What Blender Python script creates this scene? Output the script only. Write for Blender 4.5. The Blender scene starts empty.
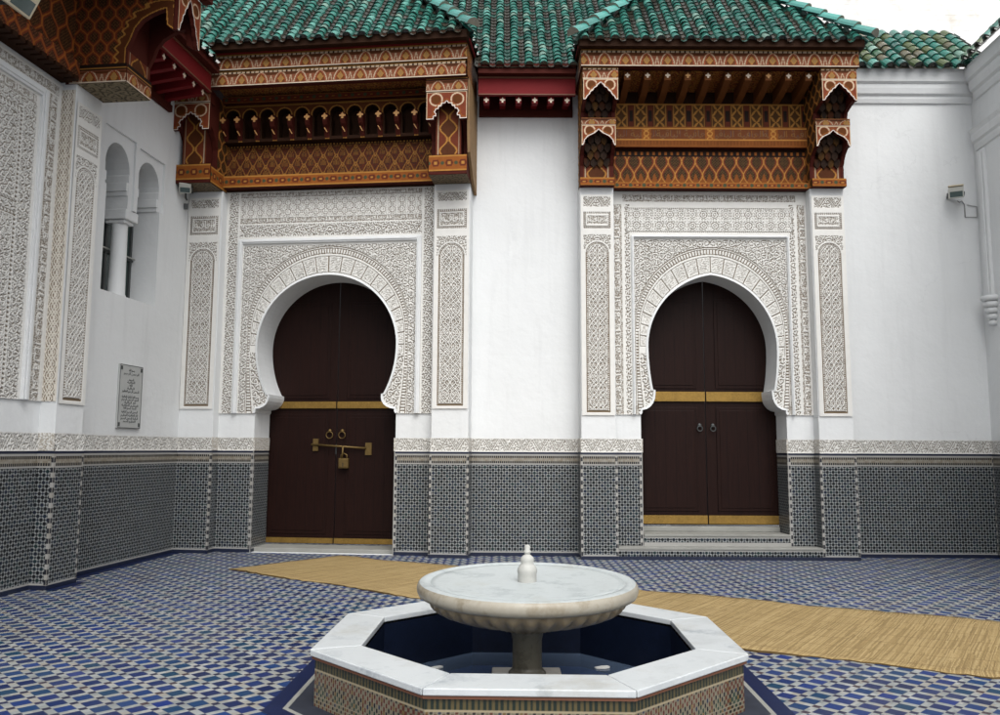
import bpy, bmesh, math, random
import numpy as np
from mathutils import Vector, Matrix
random.seed(7); RNG = np.random.default_rng(7)
S = bpy.context.scene
COL = S.collection
PI = math.pi

# ------------------------------------------------------------------ camera, sky, sun, exposure
cam_d = bpy.data.cameras.new('camera'); cam = bpy.data.objects.new('camera', cam_d); COL.objects.link(cam)
cam_d.sensor_width = 36; cam_d.lens = 36 * 0.815; cam_d.clip_start = 0.05; cam_d.clip_end = 500
cam.matrix_world = Matrix.Translation((0, 0, 1.55)) @ Matrix.Rotation(PI / 2 + math.atan(91 / 815), 4, 'X') @ Matrix.Rotation(0.0045, 4, 'Z')
S.camera = cam
SUN_EL, SUN_AZ = math.radians(53), math.radians(168)     # azimuth clockwise from +Y
wd = bpy.data.worlds.new('World'); S.world = wd; wd.use_nodes = True
wn = wd.node_tree.nodes; wl = wd.node_tree.links
sky = wn.new('ShaderNodeTexSky'); sky.sky_type = 'NISHITA'; sky.sun_disc = False
sky.sun_elevation = SUN_EL; sky.sun_rotation = SUN_AZ; sky.air_density = 1.0; sky.dust_density = 4.0
hs = wn.new('ShaderNodeHueSaturation'); hs.inputs['Saturation'].default_value = 0.14
wl.new(sky.outputs[0], hs.inputs['Color']); wl.new(hs.outputs[0], wn['Background'].inputs['Color'])
wn['Background'].inputs['Strength'].default_value = 0.15
sd = bpy.data.lights.new('sun', 'SUN'); so = bpy.data.objects.new('sun', sd); COL.objects.link(so)
sd.energy = 0.85; sd.angle = math.radians(50); sd.color = (1, 0.985, 0.955)
dvec = Vector((math.sin(SUN_AZ) * math.cos(SUN_EL), math.cos(SUN_AZ) * math.cos(SUN_EL), math.sin(SUN_EL)))
so.rotation_euler = dvec.to_track_quat('Z', 'Y').to_euler()
S.view_settings.view_transform = 'Standard'; S.view_settings.look = 'None'
S.view_settings.exposure = 0.70; S.view_settings.gamma = 1
S.render.engine = 'CYCLES'; S.cycles.use_denoising = True; S.cycles.max_bounces = 8
S.cycles.diffuse_bounces = 5

# ------------------------------------------------------------------ node helper
class NT:
    def __init__(s, name):
        s.m = bpy.data.materials.new(name); s.m.use_nodes = True
        s.t = s.m.node_tree; s.b = s.t.nodes['Principled BSDF']
    def n(s, typ, **kw):
        nd = s.t.nodes.new(typ)
        for k, v in kw.items(): setattr(nd, k, v)
        return nd
    def link(s, a, b): s.t.links.new(a, b)
    def put(s, sock, v):
        if isinstance(v, (int, float)): sock.default_value = v
        elif isinstance(v, (tuple, list)): sock.default_value = (tuple(v) + (1,)) if len(v) == 3 and sock.type == 'RGBA' else v
        else: s.link(v, sock)
    def m_(s, op, a, b=0.0, c=0.0):
        nd = s.n('ShaderNodeMath', operation=op)
        s.put(nd.inputs[0], a); s.put(nd.inputs[1], b)
        if len(nd.inputs) > 2: s.put(nd.inputs[2], c)
        return nd.outputs[0]
    def add(s, a, b): return s.m_('ADD', a, b)
    def sub(s, a, b): return s.m_('SUBTRACT', a, b)
    def mul(s, a, b): return s.m_('MULTIPLY', a, b)
    def lt(s, a, b): return s.m_('LESS_THAN', a, b)
    def gt(s, a, b): return s.m_('GREATER_THAN', a, b)
    def abs(s, a): return s.m_('ABSOLUTE', a)
    def fl(s, a): return s.m_('FLOOR', a)
    def fr(s, a): return s.m_('FRACT', a)
    def mx(s, a, b): return s.m_('MAXIMUM', a, b)
    def mn(s, a, b): return s.m_('MINIMUM', a, b)
    def mix(s, f, a, b, mode='MIX'):
        nd = s.n('ShaderNodeMix', data_type='RGBA', blend_type=mode)
        s.put(nd.inputs[0], f); s.put(nd.inputs[6], a); s.put(nd.inputs[7], b)
        return nd.outputs[2]
    def uv(s):
        nd = s.n('ShaderNodeSeparateXYZ'); s.link(s.n('ShaderNodeUVMap').outputs[0], nd.inputs[0])
        return nd.outputs[0], nd.outputs[1]
    def comb(s, x, y, z=0.0):
        nd = s.n('ShaderNodeCombineXYZ'); s.put(nd.inputs[0], x); s.put(nd.inputs[1], y); s.put(nd.inputs[2], z); return nd.outputs[0]
    def noise(s, vec=None, scale=5, detail=4, rough=.55, out='Fac'):
        nd = s.n('ShaderNodeTexNoise'); nd.inputs['Scale'].default_value = scale
        nd.inputs['Detail'].default_value = detail; nd.inputs['Roughness'].default_value = rough
        if vec is None: vec = s.n('ShaderNodeTexCoord').outputs['Object']
        s.link(vec, nd.inputs['Vector']); return nd.outputs[out]
    def rnd(s, vec):
        nd = s.n('ShaderNodeTexWhiteNoise', noise_dimensions='3D'); s.link(vec, nd.inputs['Vector']); return nd.outputs['Value']
    def ramp(s, f, *st):
        nd = s.n('ShaderNodeValToRGB'); e = nd.color_ramp.elements
        while len(e) > len(st): e.remove(e[-1])
        while len(e) < len(st): e.new(1.0)
        for q, (p, c) in zip(e, st):
            q.position = p; q.color = tuple(c) + (1,) if len(c) == 3 else c
        s.put(nd.inputs[0], f); return nd.outputs[0]
    def bump(s, h, strength=.3, dist=.01):
        nd = s.n('ShaderNodeBump'); nd.inputs['Strength'].default_value = strength; nd.inputs['Distance'].default_value = dist
        s.link(h, nd.inputs['Height']); s.link(nd.outputs[0], s.b.inputs['Normal'])
    def done(s, col=None, rough=None, metal=None, spec=None):
        if col is not None: s.put(s.b.inputs['Base Color'], col)
        if rough is not None: s.put(s.b.inputs['Roughness'], rough)
        if metal is not None: s.put(s.b.inputs['Metallic'], metal)
        if spec is not None: s.put(s.b.inputs['Specular IOR Level'], spec)
        return s.m

MAT = {}
def mat_plaster(name, base, stain=.18):
    t = NT(name); n1 = t.noise(scale=.7, detail=6); n2 = t.noise(scale=9, detail=5)
    tc = t.n('ShaderNodeTexCoord').outputs['Object']
    mp = t.n('ShaderNodeMapping'); mp.inputs['Scale'].default_value = (3.5, 3.5, .35); t.link(tc, mp.inputs['Vector'])
    n3 = t.noise(mp.outputs[0], scale=1.6, detail=5, rough=.6)                       # rain streaks
    dark = tuple(c * .80 for c in base)
    c = t.mix(t.ramp(n1, (.35, (0, 0, 0)), (.75, (1, 1, 1))), base, tuple(b * .93 for b in base))
    c = t.mix(t.mul(t.ramp(n3, (.52, (0, 0, 0)), (.8, (1, 1, 1))), stain * 3), c, dark)
    vo = t.n('ShaderNodeTexVoronoi', feature='DISTANCE_TO_EDGE'); vo.inputs['Scale'].default_value = .55
    wv = t.n('ShaderNodeVectorMath', operation='MULTIPLY_ADD'); t.link(t.noise(scale=2.2, detail=6, out='Color'), wv.inputs[0]); wv.inputs[1].default_value = (.9, .9, .9); t.link(tc, wv.inputs[2]); t.link(wv.outputs[0], vo.inputs['Vector'])
    crack = t.mul(t.lt(vo.outputs['Distance'], .004), t.gt(t.noise(scale=.45, detail=2), .56))
    c = t.mix(t.mul(crack, .16), c, tuple(b * .6 for b in base))
    patch = t.ramp(t.noise(scale=1.9, detail=5, rough=.7), (.60, (0, 0, 0)), (.64, (1, 1, 1)))
    c = t.mix(t.mul(patch, .35), c, tuple(min(1, b * 1.05) for b in base)); n4 = t.noise(scale=3.2, detail=3)
    t.bump(t.add(t.add(t.mul(n2, .4), t.mul(n1, 1.2)), t.mul(n4, 1.0)), .32, .03)
    return t.done(c, .85, spec=.25)
MAT['plaster'] = mat_plaster('white_plaster', (.680, .694, .696))
def mat_attr(name, rough=.8, spec=.25, nz=.18, bump=.15, scale=14):
    t = NT(name); a = t.n('ShaderNodeAttribute', attribute_name='Col').outputs['Color']
    n1 = t.noise(scale=scale, detail=5); n2 = t.noise(scale=1.3, detail=4)
    f = t.add(1 - nz, t.mul(t.add(n1, n2), nz))
    c = t.mix(1.0, a, t.comb(f, f, f), 'MULTIPLY')
    t.bump(n1, bump, .006)
    return t.done(c, rough, spec=spec)
MAT['stucco'] = mat_attr('carved_stucco', .85, .2, .16)
MAT['cedar'] = mat_attr('painted_cedar', .65, .10, .45, .3, 20)
MAT['glaze'] = mat_attr('green_glazed_tile', .24, .7, .28, .35, 30)
MAT['mosaic'] = mat_attr('mosaic_tile', .28, .5, .15, .1, 40)

def mat_zellige():
    t = NT('black_and_white_zellige'); u, v = t.uv(); c = .0405
    X = t.mul(u, 1 / c); Z = t.mul(v, 1 / c)
    ix, iz = t.fl(X), t.fl(Z); lx = t.abs(t.sub(t.fr(X), .5)); lz = t.abs(t.sub(t.fr(Z), .5))
    par = t.m_('FLOORED_MODULO', t.add(ix, iz), 2.0)
    big = t.lt(t.mx(t.mx(lx, lz), t.mul(t.add(lx, lz), .70)), .47)
    small = t.lt(t.mx(lx, lz), .25)
    cross = t.mul(t.lt(t.mn(lx, lz), .11), t.gt(t.mx(lx, lz), .28))
    dk = t.mx(t.mul(big, t.sub(1.0, par)), t.mul(t.mx(small, cross), par))
    r = t.rnd(t.comb(ix, iz, 3.0))
    dark = t.ramp(r, (0, (.004, .005, .006)), (.55, (.006, .008, .010)), (.8, (.007, .013, .028)), (1, (.007, .022, .020)))
    r2 = t.rnd(t.comb(ix, iz, 9.0)); wn_ = t.noise(scale=1.2, detail=3)
    white = t.mix(r2, (.18, .19, .188), (.30, .31, .31)); white = t.mix(t.mul(wn_, .6), white, (.16, .168, .17))
    t.bump(t.mul(r, 1.0), .12, .004)
    return t.done(t.mix(dk, white, dark), .35, spec=.22)
MAT['zellige'] = mat_zellige()
def mat_comb():
    t = NT('comb_border_tile'); u, v = t.uv(); X = t.mul(u, 1 / .03)
    fx = t.lt(t.abs(t.sub(t.fr(X), .5)), .34)
    lz = t.abs(t.sub(v, .5)); teeth = t.mul(fx, t.gt(lz, .2))
    r = t.rnd(t.comb(t.fl(X), t.fl(t.mul(v, 2.0)), 1.0))
    buff = t.mix(r, (.19, .165, .125), (.26, .245, .21))
    return t.done(t.mix(teeth, buff, (.010, .011, .015)), .35, spec=.4)
MAT['comb'] = mat_comb()
def mat_checker(name, p, c0, c1, c2):
    t = NT(name); u, v = t.uv(); Z = t.mul(v, 1 / p)
    k = t.mul(t.m_('FLOORED_MODULO', t.fl(Z), 2.0), t.lt(t.abs(t.sub(t.fr(t.mul(u, 1 / .0305)), .5)), .42))
    r = t.rnd(t.comb(t.fl(Z), 0.0, 1.0)); col = t.mix(k, t.mix(r, c0, c2), c1)
    return t.done(col, .3, spec=.45)
MAT['corner'] = mat_checker('corner_tile', .055, (.32, .315, .30), (.012, .013, .02), (.29, .275, .24))
def mat_plain(name, c, rough=.5, metal=0, spec=.4, nz=.12, scale=8, bump=.1):
    t = NT(name); n = t.noise(scale=scale, detail=5); n2 = t.noise(scale=scale * .2, detail=3)
    f = t.add(t.mul(n, .5), t.mul(n2, .5))
    t.bump(n, bump, .005)
    return t.done(t.mix(f, tuple(x * (1 - nz) for x in c), tuple(min(1, x * (1 + nz)) for x in c)), rough, metal, spec)
MAT['linerw'] = mat_plain('cream_liner_tile', (.30, .295, .28), .3)
MAT['linerd'] = mat_plain('dark_liner_tile', (.012, .016, .035), .3)
MAT['blueline'] = mat_plain('blue_border_tile', (.006, .012, .048), .4, spec=.15, nz=.35, scale=25)
MAT['red'] = mat_plain('dark_red_paint', (.15, .010, .012), .6, spec=.12, nz=.25, scale=6)
MAT['redwood'] = mat_plain('dark_red_wood', (.060, .011, .007), .7, spec=.1, nz=.3)
MAT['oldwood'] = mat_plain('weathered_cedar', (.24, .15, .075), .7, spec=.15, nz=.5, scale=12)
MAT['darkwood'] = mat_plain('dark_cedar', (.028, .011, .005), .7, spec=.1, nz=.35)
MAT['crosspaint'] = mat_plain('pale_paint', (.72, .6, .47), .5)
MAT['cedarwood'] = mat_plain('brown_cedar', (.12, .042, .012), .65, spec=.1, nz=.35)
MAT['goldpaint'] = mat_plain('ochre_paint', (.58, .3, .1), .5)
MAT['brass'] = mat_plain('worn_brass', (.27, .165, .042), .45, .75, nz=.6, scale=40, bump=.3)
MAT['oldbrass'] = mat_plain('tarnished_brass', (.15, .098, .034), .5, .7, nz=.5, scale=40, bump=.3)
MAT['plaque_stone'] = mat_plain('grey_marble', (.40, .41, .40), .4, nz=.2, scale=4)
MAT['grime'] = mat_plain('weathered_mortar', (.25, .22, .17), .9, nz=.4)
MAT['metal'] = mat_plain('painted_metal', (.42, .42, .38), .45)
MAT['darkmetal'] = mat_plain('dark_metal', (.05, .055, .055), .4)
MAT['cable'] = mat_plain('grey_cable', (.3, .3, .3), .6)
MAT['beige'] = mat_plain('beige_metal', (.55, .48, .34), .5)
MAT['glass'] = mat_plain('dull_glass', (.05, .075, .07), .08, spec=.6)
MAT['dark'] = mat_plain('dark_interior', (.012, .012, .011), .8)
MAT['stonegrey'] = mat_plain('grey_stone', (.24, .24, .22), .7, nz=.45, scale=4)
MAT['spoutstone'] = mat_plain('worn_white_stone', (.40, .40, .375), .7, spec=.25, nz=.45, scale=14, bump=.4)
MAT['gutter'] = mat_plain('dirty_slate', (.028, .032, .045), .55, spec=.15, nz=.9, scale=7)
MAT['terracotta'] = mat_plain('terracotta_edge', (.15, .06, .032), .6, nz=.25)
MAT['pooltile'] = mat_plain('deep_blue_tile', (.004, .007, .018), .35, spec=.2, nz=.9, scale=70)
MAT['poolfloor'] = mat_plain('blue_pool_tile', (.022, .07, .24), .3, nz=.6, scale=20)
MAT['fleck'] = mat_plain('fleck_white', (.75, .74, .7), .7)
def mat_doorwood():
    t = NT('dark_brown_wood'); u, v = t.uv()
    n = t.noise(t.comb(t.mul(u, 14.0), t.mul(v, .9)), scale=3, detail=6, rough=.65)
    pl = t.fr(t.mul(u, 1 / .155)); gap = t.lt(pl, .045)
    n2 = t.noise(scale=1.1, detail=4)
    c = t.mix(n, (.003, .0010, .0008), (.024, .0078, .0052)); c = t.mix(t.mul(n2, .4), c, (.007, .0025, .002))
    c = t.mix(t.mul(gap, .7), c, (.004, .002, .002))
    t.bump(t.sub(t.mul(n, .5), t.mul(gap, 1.0)), .35, .006)
    return t.done(c, .5, spec=.12)
MAT['door'] = mat_doorwood()
def mat_marble(name, base, vein, s=3.0):
    t = NT(name); tc = t.n('ShaderNodeTexCoord').outputs['Object']
    w = t.noise(tc, scale=s, detail=6, rough=.65, out='Color')
    vm = t.n('ShaderNodeVectorMath', operation='MULTIPLY_ADD'); t.link(w, vm.inputs[0]); vm.inputs[1].default_value = (.7, .7, .7); t.link(tc, vm.inputs[2])
    n = t.noise(vm.outputs[0], scale=s * 1.1, detail=8, rough=.6)
    r = t.ramp(n, (.3, vein), (.46, base), (.54, base), (.72, tuple(b * .85 for b in base)))
    n2 = t.noise(tc, scale=30, detail=3)
    n5 = t.noise(tc, scale=2.3, detail=7, rough=.7)
    c = t.mix(t.mul(n2, .25), r, vein); c = t.mix(t.mul(t.ramp(n5, (.54, (0, 0, 0)), (.72, (1, 1, 1))), .55), c, (base[0] * .66, base[1] * .60, base[2] * .50))
    t.bump(n2, .05, .004)
    return t.done(c, .38, spec=.45)
MAT['marble'] = mat_marble('veined_marble', (.53, .555, .56), (.33, .36, .38))
MAT['oldmarble'] = mat_marble('stained_marble', (.56, .53, .47), (.36, .32, .25))
MAT['wetmarble'] = mat_marble('wet_marble', (.43, .465, .465), (.27, .305, .31), 4.0)
MAT['rimstone'] = mat_marble('stained_rim_marble', (.34, .315, .26), (.19, .155, .10), 2.5)
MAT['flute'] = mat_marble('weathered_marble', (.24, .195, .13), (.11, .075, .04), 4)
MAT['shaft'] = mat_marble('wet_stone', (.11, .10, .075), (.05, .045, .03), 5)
def mat_floor():
    t = NT('blue_white_floor_tile'); tc = t.n('ShaderNodeTexCoord').outputs['Object']
    sp = t.n('ShaderNodeSeparateXYZ'); t.link(tc, sp.inputs[0]); x, y = sp.outputs[0], sp.outputs[1]
    p = .152
    wob = t.mul(t.sub(t.noise(tc, scale=2.5, detail=2), .5), .02)
    X = t.mul(t.add(t.add(x, y), wob), .7071 / p); Y = t.mul(t.add(t.sub(y, x), wob), .7071 / p)
    ix, iy = t.fl(X), t.fl(Y); lx = t.abs(t.sub(t.fr(X), .5)); ly = t.abs(t.sub(t.fr(Y), .5))
    a, b = t.lt(lx, .335), t.lt(ly, .335)
    blue_m = t.mul(a, b); corner = t.mul(t.gt(lx, .350), t.gt(ly, .350))
    r = t.rnd(t.comb(ix, iy, 1.0))
    blue = t.ramp(r, (0, (.006, .020, .11)), (.3, (.004, .012, .056)), (.5, (.008, .033, .145)), (.75, (.006, .036, .075)), (1, (.010, .026, .14)))
    ic, jc = t.fl(t.add(X, .5)), t.fl(t.add(Y, .5))
    rc = t.rnd(t.comb(ic, jc, 5.0))
    cor = t.ramp(rc, (0, (.02, .02, .04)), (.55, (.014, .018, .055)), (.85, (.05, .03, .035)), (1, (.02, .025, .07)))
    rw = t.rnd(t.comb(ic, iy, t.mul(jc, .37)))
    white = t.ramp(rw, (0, (.185, .198, .198)), (.6, (.27, .285, .28)), (.85, (.25, .235, .205)), (1, (.32, .33, .325)))
    dirt = t.noise(tc, scale=.9, detail=6, rough=.65)
    c = t.mix(blue_m, white, blue); c = t.mix(corner, c, cor)
    gx = t.lt(t.abs(t.sub(lx, .342)), .009); gy = t.lt(t.abs(t.sub(ly, .342)), .009)
    c = t.mix(t.mul(t.mx(gx, gy), .6), c, (.16, .15, .13))
    c = t.mix(t.mul(t.ramp(dirt, (.45, (0, 0, 0)), (.75, (1, 1, 1))), .25), c, (.15, .14, .125))
    t.bump(t.add(t.mul(r, .5), t.mul(dirt, .6)), .10, .006)
    rg = t.add(t.add(.27, t.mul(dirt, .25)), t.mul(r, .2))
    return t.done(c, rg, spec=.16)
MAT['floor'] = mat_floor()
def mat_straw():
    t = NT('woven_straw'); u, v = t.uv()
    wv = t.mul(t.noise(t.comb(t.mul(u, 3.0), t.mul(v, 2.5)), scale=1.0, detail=3), 3.0)
    su = t.add(t.mul(u, 125.0), wv); sid = t.fl(su)
    seg = t.fl(t.add(t.mul(v, 2.4), t.rnd(t.comb(sid, 4.0, 0.0))))
    r1 = t.rnd(t.comb(sid, seg, 1.0)); rib = t.abs(t.sub(t.fr(su), .5))
    fine = t.noise(t.comb(t.mul(u, 260.0), t.mul(v, 6.0)), scale=1.0, detail=3)
    n = t.add(t.mul(r1, .55), t.mul(fine, .45)); n2 = t.sub(1.0, t.mul(rib, 1.5))
    n3 = t.noise(t.comb(t.mul(u, .7), t.mul(v, .9)), scale=1.0, detail=4)
    st = t.lt(t.abs(t.sub(t.fr(t.add(t.mul(v, 1 / .26), t.mul(t.noise(t.comb(t.mul(u, 30.0), v), scale=1.0), .08))), .5)), .035)
    c = t.ramp(t.add(t.mul(n, .65), t.mul(n2, .35)), (.20, (.08, .05, .018)), (.40, (.24, .165, .068)), (.60, (.35, .25, .11)), (.85, (.47, .36, .18)))
    c = t.mix(t.mul(n3, .35), c, (.25, .18, .09)); c = t.mix(t.mul(st, .45), c, (.2, .13, .055))
    t.bump(t.add(n, t.mul(n2, .5)), .6, .012)
    return t.done(c, .75, spec=.2)
MAT['straw'] = mat_straw()
def mat_water():
    t = NT('dark_pool_water'); n = t.noise(scale=5, detail=3)
    t.bump(n, .06, .02)
    t.b.inputs['Transmission Weight'].default_value = .75; t.b.inputs['IOR'].default_value = 1.33
    return t.done((.22, .32, .50), .03)
MAT['water'] = mat_water()
MAT['strawshade'] = mat_plain('shaded_straw_edge', (.11, .072, .03), .8, spec=.1, nz=.4, scale=30)  # straw sides darkened to paint the shadow line along the mat's edge
def mat_whitewash():
    t = NT('whitewashed_brick'); u, v = t.uv()
    br = t.n('ShaderNodeTexBrick'); t.link(t.comb(u, v), br.inputs['Vector'])
    br.inputs['Scale'].default_value = 1.0; br.inputs['Brick Width'].default_value = .34; br.inputs['Row Height'].default_value = .11
    br.inputs['Mortar Size'].default_value = .010
    br.inputs['Color1'].default_value = (.80, .80, .79, 1); br.inputs['Color2'].default_value = (.77, .765, .75, 1); br.inputs['Mortar'].default_value = (.755, .75, .735, 1)
    n = t.noise(scale=1.6, detail=7, rough=.7)
    c = t.mix(t.ramp(n, (.50, (0, 0, 0)), (.72, (1, 1, 1))), br.outputs['Color'], (.62, .57, .49))
    t.bump(t.sub(n, t.mul(br.outputs['Fac'], .6)), .6, .03)
    return t.done(c, .9)
MAT['whitewash'] = mat_whitewash()

# ------------------------------------------------------------------ object helpers
def tag(o, label, cat, group=None, kind='thing'):
    o['label'] = label; o['category'] = cat; o['kind'] = kind
    if group: o['group'] = group
    return o
def thing(name, label, cat, loc=(0, 0, 0), rz=0.0, group=None):
    o = bpy.data.objects.new(name, None); COL.objects.link(o); o.empty_display_size = .2
    o.location = loc; o.rotation_euler = (0, 0, rz)
    return tag(o, label, cat, group)
def link_mesh(name, me, mats, parent):
    for m in (mats if isinstance(mats, (list, tuple)) else [mats]): me.materials.append(MAT[m])
    o = bpy.data.objects.new(name, me); COL.objects.link(o)
    if parent is not None: o.parent = parent
    return o
class MB:
    def __init__(s): s.v = []; s.f = []; s.mi = []; s.uv = []; s.sm = []; s.col = []
    def face(s, pts, mi=0, uv=None, smooth=False, col=None):
        pts = [Vector(p) for p in pts]; b = len(s.v); s.v += [tuple(p) for p in pts]
        s.f.append(list(range(b, b + len(pts)))); s.mi.append(mi); s.sm.append(smooth); s.col += [col or (1, 1, 1)] * len(pts)
        if uv is None:
            n = (pts[1] - pts[0]).cross(pts[2] - pts[0]); a = [abs(c) for c in n]
            k = a.index(max(a))
            uv = [((p.y, p.z), (p.x, p.z), (p.x, p.y))[k] for p in pts]
        s.uv += uv
        return s
    def box(s, x0, x1, y0, y1, z0, z1, mi=0, skip=''):
        P = lambda a, b, c: ((x0, x1)[a], (y0, y1)[b], (z0, z1)[c])
        F = dict(f=[P(0,0,0),P(1,0,0),P(1,0,1),P(0,0,1)], b=[P(1,1,0),P(0,1,0),P(0,1,1),P(1,1,1)], l=[P(0,1,0),P(0,0,0),P(0,0,1),P(0,1,1)],
                 r=[P(1,0,0),P(1,1,0),P(1,1,1),P(1,0,1)], t=[P(0,0,1),P(1,0,1),P(1,1,1),P(0,1,1)], d=[P(0,1,0),P(1,1,0),P(1,0,0),P(0,0,0)])
        for k, q in F.items():
            if k not in skip: s.face(q, mi)
        return s
    def prism_x(s, prof, x0, x1, mi=0):            # prof: (y,z) polygon, counter-clockwise seen from +x
        n = len(prof)
        s.face([(x1, y, z) for y, z in prof], mi); s.face([(x0, y, z) for y, z in reversed(prof)], mi)
        for i in range(n):
            (a, b), (c, d) = prof[i], prof[(i + 1) % n]
            s.face([(x0, a, b), (x0, c, d), (x1, c, d), (x1, a, b)], mi)
        return s
    def lathe(s, prof, cx=0, cy=0, n=32, mi=0, mod=None, smooth=True, a0=0, a1=2 * PI, xf=None):
        def pt(r, z, a, i):
            if mod: r = r * mod(a, i)
            p = (cx + r * math.cos(a), cy + r * math.sin(a), z); return xf(p) if xf else p
        for i in range(len(prof) - 1):
            for k in range(n):
                a, b = a0 + (a1 - a0) * k / n, a0 + (a1 - a0) * (k + 1) / n
                q = [pt(*prof[i], a, i), pt(*prof[i], b, i), pt(*prof[i + 1], b, i + 1), pt(*prof[i + 1], a, i + 1)]
                if prof[i][0] < 1e-6: q = [q[0], q[2], q[3]]
                elif prof[i + 1][0] < 1e-6: q = q[:3]
                s.face(q, mi, smooth=smooth)
        return s
    def tube(s, pts, r, n=8, mi=0, closed=False):
        pts = [Vector(p) for p in pts]; rings = []; N = len(pts)
        for i, p in enumerate(pts):
            d = (pts[(i + 1) % N] - pts[i - 1]) if closed else (pts[min(i + 1, N - 1)] - pts[max(i - 1, 0)])
            d.normalize(); a = d.orthogonal() if i == 0 else (rings[-1][1] - d * rings[-1][1].dot(d)); a.normalize(); b = d.cross(a)
            rings.append(([p + (a * math.cos(t) + b * math.sin(t)) * r for t in [2 * PI * k / n for k in range(n)]], a))
        for i in range(N if closed else N - 1):
            A, B = rings[i][0], rings[(i + 1) % N][0]
            for k in range(n): s.face([A[k], A[(k + 1) % n], B[(k + 1) % n], B[k]], mi, smooth=True)
        if not closed: s.face(list(reversed(rings[0][0])), mi); s.face(rings[-1][0], mi)
        return s
    def plate(s, outer, holes, y0, y1, mi=0, outside=True, back=True, mhole=None):
        bm = bmesh.new(); es = []
        for lp in [outer] + holes:
            vs = [bm.verts.new((x, 0, z)) for x, z in lp]
            for i in range(len(vs)): es.append(bm.edges.new((vs[i], vs[(i + 1) % len(vs)])))
        bmesh.ops.triangle_fill(bm, use_beauty=True, edges=es)
        for f in bm.faces:
            q = [(v.co.x, v.co.z) for v in f.verts]
            ar = sum(q[i][0] * q[(i + 1) % 3][1] - q[(i + 1) % 3][0] * q[i][1] for i in range(3))
            if ar < 0: q.reverse()
            s.face([(x, y0, z) for x, z in q], mi)
            if back: s.face([(x, y1, z) for x, z in reversed(q)], mi)
        bm.free()
        def rim(lp, inward, m):
            ar = sum(lp[i][0] * lp[(i + 1) % len(lp)][1] - lp[(i + 1) % len(lp)][0] * lp[i][1] for i in range(len(lp)))
            if (ar < 0) != inward: lp = list(reversed(lp))
            for i in range(len(lp)):
                (a, b), (c, d) = lp[i], lp[(i + 1) % len(lp)]
                s.face([(a, y1, b), (c, y1, d), (c, y0, d), (a, y0, b)], m)
        for h in holes: rim(h, True, mi if mhole is None else mhole)
        if outside: rim(outer, False, mi)
        return s
    def build(s, name, mats, parent=None, bevel=0, weld=True, attr=False):
        me = bpy.data.meshes.new(name); me.from_pydata(s.v, [], s.f)
        me.polygons.foreach_set('material_index', s.mi); me.polygons.foreach_set('use_smooth', s.sm)
        uvl = me.uv_layers.new(name='UVMap'); uvl.data.foreach_set('uv', np.array(s.uv, dtype=np.float32).ravel())
        if attr:
            ca = me.color_attributes.new('Col', 'FLOAT_COLOR', 'POINT')
            c = np.ones((len(s.v), 4), np.float32); c[:, :3] = s.col; ca.data.foreach_set('color', c.ravel())
        if weld:
            bm = bmesh.new(); bm.from_mesh(me); bmesh.ops.remove_doubles(bm, verts=bm.verts, dist=2e-5); bm.to_mesh(me); bm.free()
        o = link_mesh(name, me, mats, parent)
        if bevel:
            b = o.modifiers.new('bevel', 'BEVEL'); b.width = bevel; b.segments = 2; b.limit_method = 'ANGLE'; b.angle_limit = math.radians(50)
        return o

def grid(name, u0, u1, v0, v1, fn, mat, parent, xf, res=.008, cut=None):
    """carved or painted surface: fn(U,V)->(height,rgb); xf(u,v,h)->x,y,z"""
    nu, nv = max(2, int((u1 - u0) / res) + 1), max(2, int((v1 - v0) / res) + 1)
    U, V = np.meshgrid(np.linspace(u0, u1, nu), np.linspace(v0, v1, nv))
    H, C = fn(U, V); H = np.broadcast_to(H, U.shape)
    x, y, z = xf(U, V, H)
    co = np.stack([np.broadcast_to(x, U.shape), np.broadcast_to(y, U.shape), np.broadcast_to(z, U.shape)], -1).reshape(-1, 3).astype(np.float32)
    i = np.arange(nu * nv).reshape(nv, nu)
    q = np.stack([i[:-1, :-1], i[:-1, 1:], i[1:, 1:], i[1:, :-1]], -1).reshape(-1, 4)
    if cut is not None:
        bad = cut(U, V).reshape(-1); q = q[~bad[q].any(1)]
    me = bpy.data.meshes.new(name)
    me.vertices.add(len(co)); me.vertices.foreach_set('co', co.ravel())
    me.loops.add(q.size); me.loops.foreach_set('vertex_index', q.ravel().astype(np.int32))
    me.polygons.add(len(q)); me.polygons.foreach_set('loop_start', np.arange(0, q.size, 4, dtype=np.int32))
    ca = me.color_attributes.new('Col', 'FLOAT_COLOR', 'POINT')
    c4 = np.ones((len(co), 4), np.float32); c4[:, :3] = np.broadcast_to(C, U.shape + (3,)).reshape(-1, 3)
    ca.data.foreach_set('color', c4.ravel())
    me.update(calc_edges=True); me.validate()
    return link_mesh(name, me, mat, parent)
front = lambda y0: (lambda u, v, h: (u, y0 - h, v))

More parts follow.
